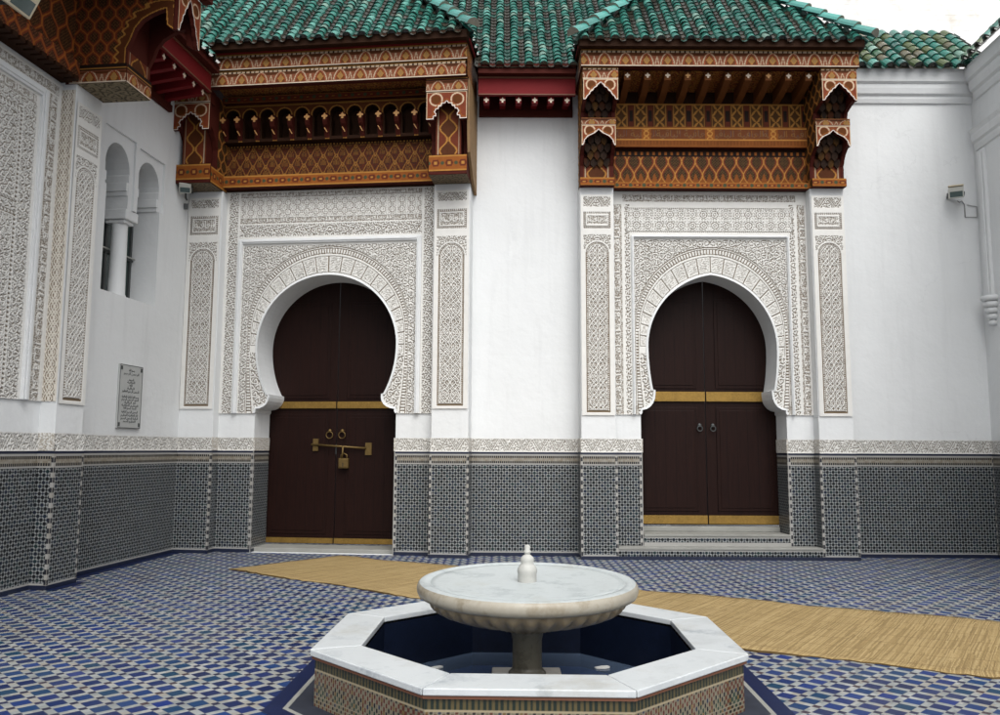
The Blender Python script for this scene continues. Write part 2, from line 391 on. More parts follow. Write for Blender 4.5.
# ------------------------------------------------------------------ lettering raster (old Arabic formula in presentation forms)
def raster(body, H=64):
    c = bpy.data.curves.new('lettering', 'FONT'); c.body = body
    o = bpy.data.objects.new('lettering', c); COL.objects.link(o)
    me = o.evaluated_get(bpy.context.evaluated_depsgraph_get()).to_mesh(); me.calc_loop_triangles()
    P = np.array([v.co[:2] for v in me.vertices]); T = np.array([t.vertices[:] for t in me.loop_triangles])
    lo, hi = P.min(0), P.max(0); sc = H / (hi[1] - lo[1]); P = (P - lo) * sc
    W = int(P[:, 0].max()) + 2; img = np.zeros((H + 1, W), np.float32)
    for a, b, d in P[T]:
        x0, y0 = np.floor(np.minimum(np.minimum(a, b), d)).astype(int); x1, y1 = np.ceil(np.maximum(np.maximum(a, b), d)).astype(int)
        X, Y = np.meshgrid(np.arange(x0, x1 + 1), np.arange(y0, y1 + 1))
        def e(p, q): return (q[0] - p[0]) * (Y - p[1]) - (q[1] - p[1]) * (X - p[0])
        A, B, D = e(a, b), e(b, d), e(d, a)
        m = ((A >= -.5) & (B >= -.5) & (D >= -.5)) | ((A <= .5) & (B <= .5) & (D <= .5))
        yy, xx = Y[m], X[m]; k = (yy >= 0) & (yy <= H) & (xx >= 0) & (xx < W); img[yy[k], xx[k]] = 1
    o.to_mesh_clear() if False else None
    bpy.data.objects.remove(o); bpy.data.curves.remove(c)
    return img
AF = '\uFE8D\uFEDF\uFECC\uFE8E\uFED3\uFEF4\uFE94'; BQ = '\uFE8D\uFEDF\uFE92\uFE8E\uFED7\uFEF4\uFE94'
TXT_A = raster(AF[::-1]); TXT_AB = raster(BQ[::-1] + ' ' + AF[::-1])
def text_at(img, u, v, period):
    """u metres along, v 0..1 across"""
    H, W = img.shape
    xi = (np.mod(u / period, 1.0) * (W - 1)).astype(int); yi = (np.clip(v, 0, 1) * (H - 1)).astype(int)
    return np.where((v >= 0) & (v <= 1), img[yi, xi], 0)

# ------------------------------------------------------------------ ornament fields (1 raised, 0 sunk)
def sst(a, b, x): t = np.clip((x - a) / (b - a), 0, 1); return t * t * (3 - 2 * t)
def scroll(x, z, cell=.16, p=.05, seed=1):
    gx, gz = x / cell, z / cell; best = np.full(x.shape, 9.); h = np.zeros(x.shape)
    iz0 = np.floor(gz)
    for dz in (-1, 0, 1):
        iz = iz0 + dz; off = .5 * np.mod(iz, 2)
        ix0 = np.floor(gx - off)
        for dx in (0, 1, -1):
            ix = ix0 + dx; cx = ix + off + .5; cz = iz + .5
            rx, rz = (gx - cx) * cell, (gz - cz) * cell; r = np.hypot(rx, rz); a = np.arctan2(rz, rx)
            sg = np.where(np.mod(ix + iz * seed, 2) < 1, 1., -1.)
            f = np.sin(2 * PI * r / p + sg * a + 1.1 * np.cos(3 * a + ix)); m = r < best
            h = np.where(m, f, h); best = np.where(m, r, best)
    lobes = np.cos(2 * PI * x / (cell * .5)) * np.cos(2 * PI * z / (cell * .5))
    return sst(-.50, -.28, h + .25 * lobes)
def arabesque(x, z, hw, P):
    s = np.abs(x) / hw; ph = 2 * PI * z / P
    out = None; sl = hw * .42 * 2 * PI / P
    d1 = np.abs(s - (.47 + .40 * np.cos(ph))) * hw / np.sqrt(1 + (sl * np.sin(ph)) ** 2)
    d2 = np.abs(s - (.47 - .40 * np.cos(ph))) * hw / np.sqrt(1 + (sl * np.sin(ph)) ** 2)
    d3 = np.abs(s - (.30 + .22 * np.cos(2 * ph))) * hw / np.sqrt(1 + (sl * np.sin(2 * ph)) ** 2)
    d = np.minimum(np.minimum(d1, d2), d3)
    leaf = np.sin(np.abs(x) * 2 * PI / .06 + 2.2 * np.cos(ph * 2 + 3 * s)) * np.sin(z * 2 * PI / .05 + 2.4 * np.cos(PI * s * 2.5))
    leaf = np.maximum(sst(-.42, -.12, leaf), .0)
    zc = np.mod(z / P + .5, 1) - .5; fl = (np.hypot(x, zc * P) < .016)
    h = np.where(d < .008, 1., np.where(d < .0145, 0., leaf * .9)); h = np.where(fl, 1., h)
    return h
def star8(x, z, P):
    a = np.abs(np.mod(x / P, 1) - .5); b = np.abs(np.mod(z / P, 1) - .5)
    m1, m2 = np.maximum(a, b), np.minimum(a, b); s2 = (a + b) * .7071
    d = np.minimum.reduce([np.abs(m1 - .19), np.abs(s2 - .19), np.abs(a * .924 + b * .383 - .38), np.abs(a * .383 + b * .924 - .38), np.abs(m1 - .5), np.abs(s2 - .56)])
    h = np.where(d < .045, 1., np.where(d < .085, 0., .95)); h = np.where(np.hypot(a, b) < .05, 1., h)
    return h
def knot(x, z, P):
    """interlaced trellis with leaf fill, for spandrels"""
    k = 2 * PI / P
    f1 = np.sin(k * (x + z) + 1.1 * np.sin(k * (x - z))); f2 = np.sin(k * (x - z) + 1.1 * np.sin(k * (x + z)))
    d = np.minimum(np.abs(f1), np.abs(f2)); leaf = np.sin(2 * k * x + f2) * np.sin(2 * k * z + f1)
    return np.where(d < .26, 1., np.where(d < .5, 0., sst(-.1, .2, leaf) * .85))
def tracery(x, z, P):
    k = PI / P; d = np.minimum(np.abs(np.sin(k * (x + z) + .5 * np.sin(2 * k * (x - z)))), np.abs(np.sin(k * (x - z) + .5 * np.sin(2 * k * (x + z)))))
    return np.where(d < .15, 1., np.where(d < .24, 0., scroll(x, z, P * .5, .034)))
def rope(t, w, p=.04):                       # t along, w across 0..1
    return np.where(np.abs(w - .5) < .36, (np.sin(2 * PI * (t / p + .6 * w)) > -.1) * 1., 0.)
def kuf(t, w, per=1.0, img=None):            # band of lettering over scroll ground; w 0..1 across
    img = TXT_AB if img is None else img
    l = text_at(img, t, (w - .12) / .76, per); ground = scroll(t, w * .12, .055, .03)
    return np.where((w < .06) | (w > .94), 1., np.maximum(l, ground * .6))
def frieze_h(u, v):                          # v 0..1
    tri = np.abs(np.mod(u / .24, 1) - .5) * 2
    d = np.abs(tri - v * 1.0); d2 = np.abs(tri - (v - .25)); leaf = np.sin(2 * PI * u / .04) * np.sin(2 * PI * v * 3 + 5 * tri)
    sc = scroll(u, v * .2, .075, .036)
    h = np.where(d < .07, 1, np.where(d < .14, 0, np.where((d2 < .05), 1, np.where(d2 < .11, 0, sc))))
    return np.where((v < .05) | (v > .93), 1., h)
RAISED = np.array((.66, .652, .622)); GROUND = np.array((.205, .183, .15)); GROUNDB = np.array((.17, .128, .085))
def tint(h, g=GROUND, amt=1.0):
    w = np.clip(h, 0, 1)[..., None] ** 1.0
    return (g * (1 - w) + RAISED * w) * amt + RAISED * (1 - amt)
DEP = .014

# ------------------------------------------------------------------ tile dado
DZ = 1.50
DM = ['zellige', 'corner', 'comb', 'linerw', 'linerd', 'blueline']
def dado_face(mb, p0, p1, z0=0.0, z1=DZ, e0=True, e1=True, top=True):
    p0, p1 = Vector((*p0, 0)), Vector((*p1, 0)); d = p1 - p0; L = d.length; d /= L
    def q(a, b, za, zb, mi, uvn=False):
        pts = [p0 + d * a + Vector((0, 0, za)), p0 + d * b + Vector((0, 0, za)), p0 + d * b + Vector((0, 0, zb)), p0 + d * a + Vector((0, 0, zb))]
        v0, v1 = (0, 1) if uvn else (za, zb)
        mb.face(pts, mi, [(a, v0), (b, v0), (b, v1), (a, v1)])
    w = .032
    a, b = 0., L
    if e0: q(0, w, z0 + .05, z1 - .03 if top else z1, 1); a = w
    if e1: q(L - w, L, z0 + .05, z1 - .03 if top else z1, 1); b = L - w
    q(0, L, z0, z0 + .05, 4 if z0 < .01 else 3)
    if top:
        q(a, b, z0 + .05, z0 + .07, 3); q(a, b, z0 + .07, z1 - .185, 0); q(a, b, z1 - .185, z1 - .165, 3)
        q(a, b, z1 - .165, z1 - .055, 2, True); q(a, b, z1 - .055, z1 - .03, 3); q(0, L, z1 - .03, z1, 4)
    else:
        q(a, b, z0 + .05, z1 - .02, 0); q(a, b, z1 - .02, z1, 3)
def frieze_box(name, x0, x1, y, parent, zb=DZ, zt=1.70, res=.009):
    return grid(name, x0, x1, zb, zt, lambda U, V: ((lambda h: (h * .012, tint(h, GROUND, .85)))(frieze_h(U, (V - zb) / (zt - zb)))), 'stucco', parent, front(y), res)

# ------------------------------------------------------------------ portals
def horseshoe(J, R, zc, apex, T, zsp, zimp, n=26):
    """closed outline of the opening, from bottom left round to bottom right"""
    e = ((apex - zc) ** 2 - R * R) / (2 * R)
    b = (zc - zsp) / math.sqrt(1 - (T / R) ** 2)
    right = [(J, 0), (J, zimp), (J - .02, zimp + .03), (J - .02, zimp + .07)]
    for k in range(1, 6):
        t = k / 5; right.append((J - .02 - (J - .02 - (T - .035)) * math.sin(t * PI / 2), zimp + .07 + (zsp - .06 - zimp - .07) * (1 - math.cos(t * PI / 2)) if t < 1 else zsp - .06))
    right += [(T - .035, zsp - .01), (T, zsp)]
    a0 = math.asin(max(-1, (zsp - zc) / b))
    for k in range(1, 9):
        a = a0 * (1 - k / 8); right.append((R * math.cos(a), zc + b * math.sin(a)))
    amax = math.acos(e / (R + e))
    for k in range(1, n):
        a = amax * k / n; right.append((-e + (R + e) * math.cos(a), zc + (R + e) * math.sin(a)))
    left = [(-x, z) for x, z in right]
    return left + [(0, apex)] + right[::-1]

def inside_poly(poly, X, Z):
    r = np.zeros(X.shape, bool); n = len(poly)
    for i in range(n):
        (x1, z1), (x2, z2) = poly[i], poly[(i + 1) % n]
        if z1 == z2: continue
        c = ((z1 > Z) != (z2 > Z)) & (X < (x2 - x1) * (Z - z1) / (z2 - z1) + x1); r ^= c
    return r

def pilaster_field(hw, K):
    """K: z levels dict; x measured from pilaster centre"""
    def fn(X, Z):
        h = np.ones(X.shape); g = np.zeros(X.shape); a = np.abs(X); iw = hw - .055
        m = (Z > K['sc0']) & (Z < K['sc1']) & (a < iw)                       # scallop band
        h = np.where(m, np.maximum(frieze_h(X, (Z - K['sc0']) / (K['sc1'] - K['sc0'])), 0), h); g = np.where(m, .6, g)
        b0, b1 = K['bx0'], K['bx1']
        m = (Z > b0) & (Z < b1) & (a < iw)                                   # framed lettering box
        di = np.minimum(np.minimum(Z - b0, b1 - Z), iw - a)
        hh = np.where(di < .035, rope(X + Z, di / .035, .03), np.where(di < .05, 1., kuf(X + iw - .065, (Z - b0 - .05) / (b1 - b0 - .1), 2 * iw - .13, TXT_A)))
        h = np.where(m, hh, h); g = np.where(m & (di < .035), 1., np.where(m, .5, g))
        c0, c1 = K['ap0'], K['ap1']
        m = (Z > c0) & (Z < c1) & (a < iw)                                   # tall arched panel
        zc = c1 - .10 - (iw - .02); r = np.hypot(X, np.maximum(Z - zc, 0))
        dd = np.minimum(iw - .02 - r, Z - c0 - .015)
        corner = scroll(a, Z, .07, .03)
        hh = np.where(dd < -.014, np.where(Z > zc, corner, 1.), np.where(dd < .008, 1., np.where(dd < .017, 0., np.where(dd < .031, (np.sin(2 * PI * np.where(Z > zc, np.arctan2(Z - zc, X) * .2, Z) / .03) > -.5) * 1., np.where(dd < .038, 0.,
             np.where(dd < .050, 1., arabesque(X, Z - c0, iw - .06, .36)))))))
        h = np.where(m, hh, h); g = np.where(m & (dd > 0) & (dd < .05), 1., np.where(m, .75, g))
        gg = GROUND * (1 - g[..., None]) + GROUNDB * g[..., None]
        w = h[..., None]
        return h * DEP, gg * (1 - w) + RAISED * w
    return fn

def arch_field(K):
    Rv, zc = K['R'], K['zc']; zo, Ro, sp, ztop = K['zo'], K['Ro'], K['span'], K['sptop']
    poly = K['poly']
    def fn(X, Z):
        a = np.abs(X); h = np.ones(X.shape); g = np.zeros(X.shape)
        def put(m, hh, gg):
            nonlocal h, g
            h = np.where(m, hh, h); g = np.where(m, gg, g)
        zb = K['zb']
        for b0, b1, kind, *vt in K['vbands']:
            m = (a > b0) & (a < b1) & (Z > zb) & (Z < (vt[0] if vt else K['vtop']))
            w = (a - b0) / (b1 - b0)
            put(m, kuf(Z, w, 1.1) if kind == 'kuf' else (rope(Z, w, .05) if kind == 'rope' else np.where((w < .07) | (w > .93), 1., scroll(a, Z, .085, .036))),   .8 if kind == 'kuf' else .6)
        for z0, z1, xh, kind in K['hbands']:
            m = (Z > z0) & (Z < z1) & (a < xh); w = (Z - z0) / (z1 - z0)
            if kind == 'kuf': hh = kuf(X, w, .95)
            elif kind == 'star': hh = np.where(np.minimum(np.minimum(Z - z0, z1 - Z), xh - a) < .02, rope(X + Z, .5 + 0 * X, .03), star8(X, Z - z0 - .02, (z1 - z0 - .04) / 2))
            elif kind == 'star3': hh = star8(X, Z - z0, (z1 - z0) / 2)
            else: hh = np.where((w < .05) | (w > .95), 1., scroll(a, Z, .085, .036))
            put(m, hh, .6)
        # spandrel field
        m = (a < sp) & (Z > zb) & (Z < ztop)
        put(m, tracery(a, Z, .19), .45)
        for x0, x1, z0, z1, kind in K.get('panels', []):
            pm = (a > x0) & (a < x1) & (Z > z0) & (Z < z1); di = np.minimum(np.minimum(a - x0, x1 - a), np.minimum(Z - z0, z1 - Z))
            put(pm, np.where(di < .01, 1., np.where(di < .05, rope(a + Z, (di - .01) / .04, .05), np.where(di < .065, 1., scroll(a, Z, .075, .033) if kind == 'star' else tracery(a, Z, .16)))), .6)
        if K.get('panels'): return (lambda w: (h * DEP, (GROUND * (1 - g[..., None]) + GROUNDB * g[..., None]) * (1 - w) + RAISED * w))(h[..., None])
        # archivolt: horseshoe ring between opening and eccentric outer curve
        up = Z > zo; ro = np.where(up, np.hypot(X, (Z - zo) * K.get('osq', 1.0)), a)
        ring = m & (ro < Ro)
        rr = np.hypot(X, Z - zc); th = np.arctan2(Z - zc, a)
        # inner radius along this direction
        e = ((K['apex'] - zc) ** 2 - Rv * Rv) / (2 * Rv)
        ri = np.where(Z > zc, -e * np.cos(th) + np.sqrt(np.maximum((Rv + e) ** 2 - (e * np.sin(th)) ** 2, 0)), Rv)
        # outer radius along the direction
        c, s = np.cos(th), np.sin(th); dzo = zc - zo; q = K.get('osq', 1.0)
        A = c * c + (q * s) ** 2; B = q * q * s * dzo; Cc = (q * dzo) ** 2 - Ro ** 2
        rout = np.where(up, (-B + np.sqrt(np.maximum(B * B - A * Cc, 0))) / A, Ro / np.maximum(c, .05))
        t = (rr - ri) / np.maximum(rout - ri, .02)
        put(ring, 1., 0)
        nb = 20; ang = np.arctan2(Z - zc, X); vs = ang / PI * nb; k = np.floor(vs); f = np.abs(np.mod(vs, 1) - .5)
        vo = ring & (t > .09) & (t < .66) & (ang > -.12) & (ang < PI + .12) & (Z > zc - .25)
        edge = np.minimum((.5 - f) * (PI / nb) * rr, np.minimum(t - .09, .66 - t) * (rout - ri))
        pat = np.where(np.mod(k, 2) < 1, scroll(rr, ang * rr, .085, .036), scroll(rr + .03, ang * rr, .06, .045, 2))
        put(vo, np.where(edge < .008, 0., np.where(edge < .024, 1., np.maximum(pat, .42))), .45)
        low = ring & (t > .09) & (t < .66) & (Z <= zc - .10) & ~vo
        put(low, scroll(a, Z, .10, .042), .4)
        rp = ring & (t > .72) & (t < .95)
        put(rp, np.where(np.abs(t - .835) < .075, (np.sin(2 * PI * np.where(Z > zo, np.arctan2(Z - zo, X) * Ro, Z) / .045) > -.45) * 1., np.where(np.abs(t - .835) < .10, 0., 1.)), .75)
        put(ring & (t > .97), 0., .6)
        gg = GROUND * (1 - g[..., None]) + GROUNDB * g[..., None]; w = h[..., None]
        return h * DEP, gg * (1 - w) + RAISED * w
    return fn

def offset_outline(poly, d):
    out = []; n = len(poly)
    for i, (x, z) in enumerate(poly):
        (x0, z0), (x1, z1) = poly[max(0, i - 1)], poly[min(n - 1, i + 1)]
        tx, tz = x1 - x0, z1 - z0; l = math.hypot(tx, tz) or 1
        out.append((x - tz / l * d, z + tx / l * d))
    return out

def portal(label, loc, rz, K, group, side_scroll=False):
    root = thing('carved_portal', label, 'portal', loc, rz, group)
    P0, P1, J = K['P0'], K['P1'], K['J']; zt = K['ztop']; base = K.get('base', 0.0)
    poly = horseshoe(J, K['R'], K['zc'], K['apex'], K['T'], K['zsp'], K['zb'])
    K['poly'] = poly
    deep = K['deep']
    # arch wall with horseshoe opening
    mb = MB(); mb.plate([(-P0, 0), (P0, 0), (P0, zt + .4), (-P0, zt + .4)], [[(x, max(z, .002)) for x, z in poly]], .205, deep, 0, outside=False, back=False)
    mb.build('arch_wall', 'plaster', root)
    ins = offset_outline(poly, -.012)
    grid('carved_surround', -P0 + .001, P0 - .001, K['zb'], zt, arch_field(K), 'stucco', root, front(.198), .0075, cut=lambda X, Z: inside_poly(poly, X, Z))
    # plain rounded trim round the opening
    st = [i for i, (x, z) in enumerate(poly) if z >= K['zb'] - 1e-6]; tr = poly[st[0]:st[-1] + 1]
    o1 = offset_outline(tr, .032); mb = MB()
    for i in range(len(tr) - 1):
        A, B, C, D = tr[i], tr[i + 1], o1[i + 1], o1[i]
        mb.face([(A[0], .165, A[1]), (B[0], .165, B[1]), (C[0], .172, C[1]), (D[0], .172, D[1])][::-1], 0)
        mb.face([(D[0], .172, D[1]), (C[0], .172, C[1]), (C[0], .2, C[1]), (D[0], .2, D[1])][::-1], 0)
        mb.face([(A[0], .21, A[1]), (B[0], .21, B[1]), (B[0], .165, B[1]), (A[0], .165, A[1])][::-1], 0)
    mb.build('arch_trim', 'plaster', root)
    # moulded frame
    mb = MB()
    for b0, b1 in K['mould']:
        for s in (-1, 1):
            x0, x1 = sorted((s * b0, s * b1)); mb.box(x0, x1, .150, .203, K['zb'], K['mtop'], 0, 'b')
            mb.box((x0 + x1) / 2 - (b1 - b0) * .2, (x0 + x1) / 2 + (b1 - b0) * .2, .136, .148, K['zb'], K['mtop'] - .02, 0, 'b')
        w = b1 - b0; mb.box(-b1, b1, .152, .203, K['mtop'] - w, K['mtop'], 0, 'b'); mb.box(-b0, b0, .138, .148, K['mtop'] - w * .7, K['mtop'] - w * .3, 0, 'b')
    mb.build('moulded_frame', 'plaster', root, bevel=.006)
    # plinth strip above dado, jamb tiles and frieze
    yj = .19
    for s in (-1, 1):
        dm = MB(); a, b = (s * P0, s * J) if s < 0 else (s * J, s * P0)
        dado_face(dm, (a, yj), (b, yj), 0, DZ, e0=(s > 0), e1=(s < 0))
        xj = s * (J - .012)
        if s < 0: dado_face(dm, (xj, yj), (xj, deep - .02), 0, DZ, e0=True, e1=False)
        else: dado_face(dm, (xj, deep - .02), (xj, yj), 0, DZ, e0=False, e1=True)
        # small face joining panel front and jamb
        dm.face([(s * J, yj, 0), (xj, yj, 0), (xj, yj, DZ), (s * J, yj, DZ)] if s > 0 else [(xj, yj, 0), (s * J, yj, 0), (s * J, yj, DZ), (xj, yj, DZ)], 3)
        dm.build('tile_dado', DM, root)
    for s in (-1, 1):
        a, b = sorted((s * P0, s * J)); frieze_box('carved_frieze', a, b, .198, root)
        mb = MB()
        xs = sorted((s * J, s * (J - .02))); mb.box(xs[0], xs[1], .186, deep - .02, DZ + .002, 1.70, 0); mb.build('jamb_frieze', 'stucco_plain', root)
    # pilasters
    for s in (-1, 1):
        x0, x1 = sorted((s * P0, s * P1)); xc = (x0 + x1) / 2; hw = (x1 - x0) / 2
        mb = MB(); mb.box(x0, x1, .012, 1.0, 0, zt + K.get('cap', .02), 0, 'd')
        pil = mb.build('pilaster', 'plaster', root, bevel=.008)
        f = pilaster_field(hw, K)
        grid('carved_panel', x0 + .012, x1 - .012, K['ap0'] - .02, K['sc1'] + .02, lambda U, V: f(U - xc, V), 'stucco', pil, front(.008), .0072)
        dm = MB(); o = .014
        dado_face(dm, (x0 - o, -o), (x1 + o, -o)); dado_face(dm, (x0 - o, .60), (x0 - o, -o), e0=False); dado_face(dm, (x1 + o, -o), (x1 + o, .60), e1=False)
        dm.face([(x0 - o, -o, DZ), (x1 + o, -o, DZ), (x1 + o, .6, DZ), (x0 - o, .6, DZ)], 3)
        dm.build('tile_dado', DM, pil)
        frieze_box('carved_frieze', x0 - .008, x1 + .008, -.002, pil)
        for xs in (x0, x1):
            mb = MB(); q = sorted((xs + (.0 if xs == x1 else -.0), xs + (.012 if xs == x1 else -.012)))
            mb.box(q[0], q[1], -.001, .36, DZ + .004, 1.70, 0); mb.build('frieze_return', 'stucco_plain', pil)
        if side_scroll and s > 0:            # decorated inner side of the pilaster
            def sf(U, V):
                h = np.where((U < .02) | (U > .165), 1., arabesque(U - .092, V, .075, .26)); w = h[..., None]
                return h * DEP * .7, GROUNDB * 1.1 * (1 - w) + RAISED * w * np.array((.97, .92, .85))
            grid('carved_side', 0.005, .19, K['zb'], zt - .05, sf, 'stucco', pil, (lambda u, v, h: (x0 - .004 - h, .2 - u, v)), .0075)
    return root
t_ = NT('plain_stucco'); n_ = t_.noise(scale=55, detail=3); t_.bump(n_, .8, .02)
MAT['stucco_plain'] = t_.done(t_.mix(t_.ramp(n_, (.42, (0, 0, 0)), (.58, (1, 1, 1))), (.40, .36, .30), (.68, .67, .64)), .85)

LROT = math.radians(-6.5)
L0 = Vector((-.44, 11.78, 0))
def Lp(x, y=0, z=0): return L0 + Matrix.Rotation(LROT, 3, 'Z') @ Vector((x, y, z))
LW0 = Lp(-4.42); WROT = math.radians(83.5)
def Wp(x, y=0, z=0): return LW0 + Matrix.Rotation(WROT, 3, 'Z') @ Vector((x, y, z))

KR = dict(P0=1.455, P1=1.955, J=1.065, R=.945, zc=3.05, apex=4.125, T=.885, zsp=2.42, zb=2.05, ztop=5.40, deep=.66, zo=3.34, Ro=1.135, osq=.94,
          span=1.14, sptop=4.66, vbands=[(1.305, 1.435, 'kuf'), (1.19, 1.275, 'scroll')], vtop=5.20, hbands=[(5.235, 5.36, 1.30, 'kuf'), (4.775, 5.15, 1.25, 'star')],
          mould=[(1.142, 1.178)], mtop=4.72, sc0=5.10, sc1=5.27, bx0=4.785, bx1=5.03, ap0=2.05, ap1=4.68)
KL = dict(P0=1.66, P1=2.205, J=1.09, R=1.08, zc=3.09, apex=4.17, T=.90, zsp=2.36, zb=2.06, ztop=5.52, deep=.78, zo=3.36, Ro=1.26, osq=1.0,
          span=1.36, sptop=4.64, vbands=[(1.46, 1.63, 'scroll')], vtop=5.5, hbands=[(5.405, 5.50, 1.44, 'kuf'), (5.10, 5.40, 1.44, 'star3'), (4.995, 5.095, 1.44, 'kuf'), (4.78, 4.985, 1.44, 'scroll')],
          mould=[(1.372, 1.445)], mtop=4.75, sc0=5.21, sc1=5.36, bx0=4.79, bx1=5.09, ap0=2.14, ap1=4.68)
KW = dict(KR); KW.update(P0=2.60, P1=3.10, ztop=5.72, hbands=[(5.57, 5.69, 2.54, 'kuf'), (5.31, 5.43, 2.18, 'kuf')], vtop=5.55, sc0=5.36, sc1=5.52, bx0=5.0, bx1=5.27, ap1=4.92, cap=.10,
          mould=[(2.24, 2.335)], mtop=5.545, span=2.2, sptop=5.31, vbands=[(2.38, 2.54, 'kuf'), (2.06, 2.18, 'kuf', 5.31)], panels=[(-1, 2.0, 4.13, 5.20, 'star'), (1.2, 2.0, 2.1, 4.05, 'knot')])
GP = 'carved stucco portals of the courtyard'
portal('white carved stucco doorway without a step, between the left wall and the narrow white wall', Lp(-2.22), LROT, KL, GP)
portal('white carved stucco doorway with two tiled steps below its plain dark door', (3.125, 11.72, 0), 0, KR, GP)
portal('white carved stucco portal cut by the left photo edge, brown scrollwork on its pilaster side', Wp(-5.795, -.27), WROT, KW, GP, side_scroll=True)

# ------------------------------------------------------------------ doors
def ring_handle(x, y, z, parent, r=.055, mat='brass'):
    mb = MB(); mb.tube([(x + r * math.cos(a), y - .022, z - r + r * math.sin(a)) for a in [2 * PI * k / 20 for k in range(20)]], .008, 6, closed=True)
    mb.lathe([(0, -.03), (.022, -.026), (.03, -.004), (.03, 0)], n=12, xf=lambda p: (x + p[0], y + p[2] , z + .012 + p[1]))
    mb.build('ring_handle', mat, parent)
def double_door(label, loc, rz, W, z0, H, strap, bot, group, ring='oldbrass', locked=False):
    root = thing('double_door', label, 'door', loc, rz, group)
    for s in (-1, 1):
        x0, x1 = sorted((s * .006, s * W)); mb = MB(); mb.box(x0, x1, 0, .07, z0, H)
        for a, b in ((bot[1] + .06, strap[0] - .09), (strap[1] + .05, H - .5)):           # raised field on each leaf
            mb.box(x0 + .15, x1 - .12, -.013, -.001, a, b); mb.box(x0 + .20, x1 - .17, -.022, -.014, a + .05, b - .05)
        leaf = mb.build('door_leaf', 'door', root, bevel=.004)
        for q0, q1 in (strap, bot):
            mb = MB(); mb.box(x0 + .004, x1 - .004, -.034, -.024, q0, q1)
            for k in range(int(W / .09)):
                for zz in (q0 + .025, q1 - .025):
                    mb.lathe([(0, -.040), (.007, -.038), (.010, -.034)], n=6, xf=lambda p, X=x0 + .05 + k * .09, Zz=zz: (X + p[0], p[2], Zz + p[1]))
            mb.build('brass_strap', 'brass', leaf)
        ring_handle(s * .1, -.024, 1.90 if not locked else 1.80, leaf, r=.052 if locked else .038, mat=ring)
    if locked:
        b = MB()
        b.tube([(-.38, -.07, 1.60), (.50, -.07, 1.545)], .016, 8)
        b.box(-.36, -.275, -.055, -.024, 1.50, 1.69); b.box(.48, .58, -.055, -.024, 1.44, 1.63)
        b.build('sliding_bolt', 'oldbrass', root)
        h = MB(); h.tube([(.135, -.085, 1.58), (.13, -.09, 1.45), (.12, -.075, 1.39)], .014, 8); h.build('hasp', 'oldbrass', root)
        l = MB(); l.box(.07, .225, -.10, -.03, 1.235, 1.39); l.box(.085, .21, -.112, -.101, 1.25, 1.375)
        l.tube([(.10, -.065, 1.39), (.10, -.065, 1.44), (.147, -.065, 1.465), (.195, -.065, 1.44), (.195, -.065, 1.39)], .011, 8)
        lk = l.build('padlock', 'oldbrass', root, bevel=.006)
        k = MB(); k.box(.141, .153, -.116, -.113, 1.26, 1.32); k.build('keyhole', 'dark', lk)
        st = MB(); st.box(.0, .012, -.03, -.02, 1.45, 1.6); st.build('edge_plate', 'darkmetal', root)
    return root
GD = 'dark double doors of the portals'
double_door('dark brown double door locked with a brass bolt and padlock', Lp(-2.22, .80), LROT, 1.2, .075, 4.35, (2.165, 2.27), (.085, .165), GD, locked=True)
double_door('dark brown double door above two tiled steps, with brass straps and no bolt', (3.125, 12.40, 0), 0, 1.15, .43, 4.35, (2.275, 2.42), (.445, .57), GD, ring='darkmetal')
double_door('dark double door of the portal cut by the left photo edge', Wp(-5.795, -.27) + Matrix.Rotation(WROT, 3, 'Z') @ Vector((0, .68, 0)), WROT, 1.15, .05, 4.35, (2.275, 2.42), (.065, .19), GD, ring='darkmetal')
# thresholds and steps
r_ = thing('marble_threshold', 'low worn marble sill under the bolted brown door', 'threshold', Lp(-2.22), LROT)
MB().box(-1.075, 1.075, .30, .85, 0, .06).build('marble_slab', 'stonegrey', r_, bevel=.012)
r_ = thing('tiled_steps', 'two low steps with tiled risers and grey marble treads under the right door', 'steps', (3.125, 11.72, 0))
dm = MB(); dado_face(dm, (-1.44, -.012), (1.44, -.012), 0, .14, False, False, top=False); dm.build('tile_riser', DM, r_); dm = MB(); dado_face(dm, (-1.05, .172), (1.05, .172), .175, .305, False, False, top=False)
dm.build('tile_riser', DM, r_)
MB().box(-1.44, 1.44, -.024, .30, .14, .175).build('marble_tread', 'stonegrey', r_, bevel=.008)
MB().box(-1.045, 1.045, .16, .70, .305, .34).build('marble_tread', 'stonegrey', r_, bevel=.008)
MB().box(-1.04, 1.04, .56, .70, .341, .41).build('door_sill', 'stonegrey', r_, bevel=.008)
MB().box(-1.43, 1.43, 0, .29, .002, .139, 0).box(-1.03, 1.03, .185, .69, .176, .304, 0).build('core', 'plaster', r_)

# ------------------------------------------------------------------ plain walls
def wall_thing(label, loc, rz, x0, x1, z1, dado=(True, True), e=(False, False)):
    root = thing('plaster_wall', label, 'wall', loc, rz)
    return root
# narrow wall between the portals
w = wall_thing('narrow smooth white wall between the two doorways, tiled below', (0, 12.08, 0), 0, -.46, 1.17, 7)
MB().box(-.75, 1.30, 0, .3, 0, 7.2).build('wall_body', 'plaster', w)
dm = MB(); dado_face(dm, (-.6, -.014), (1.25, -.014)); dm.build('tile_dado', DM, w); frieze_box('carved_frieze', -.6, 1.25, -.004, w)
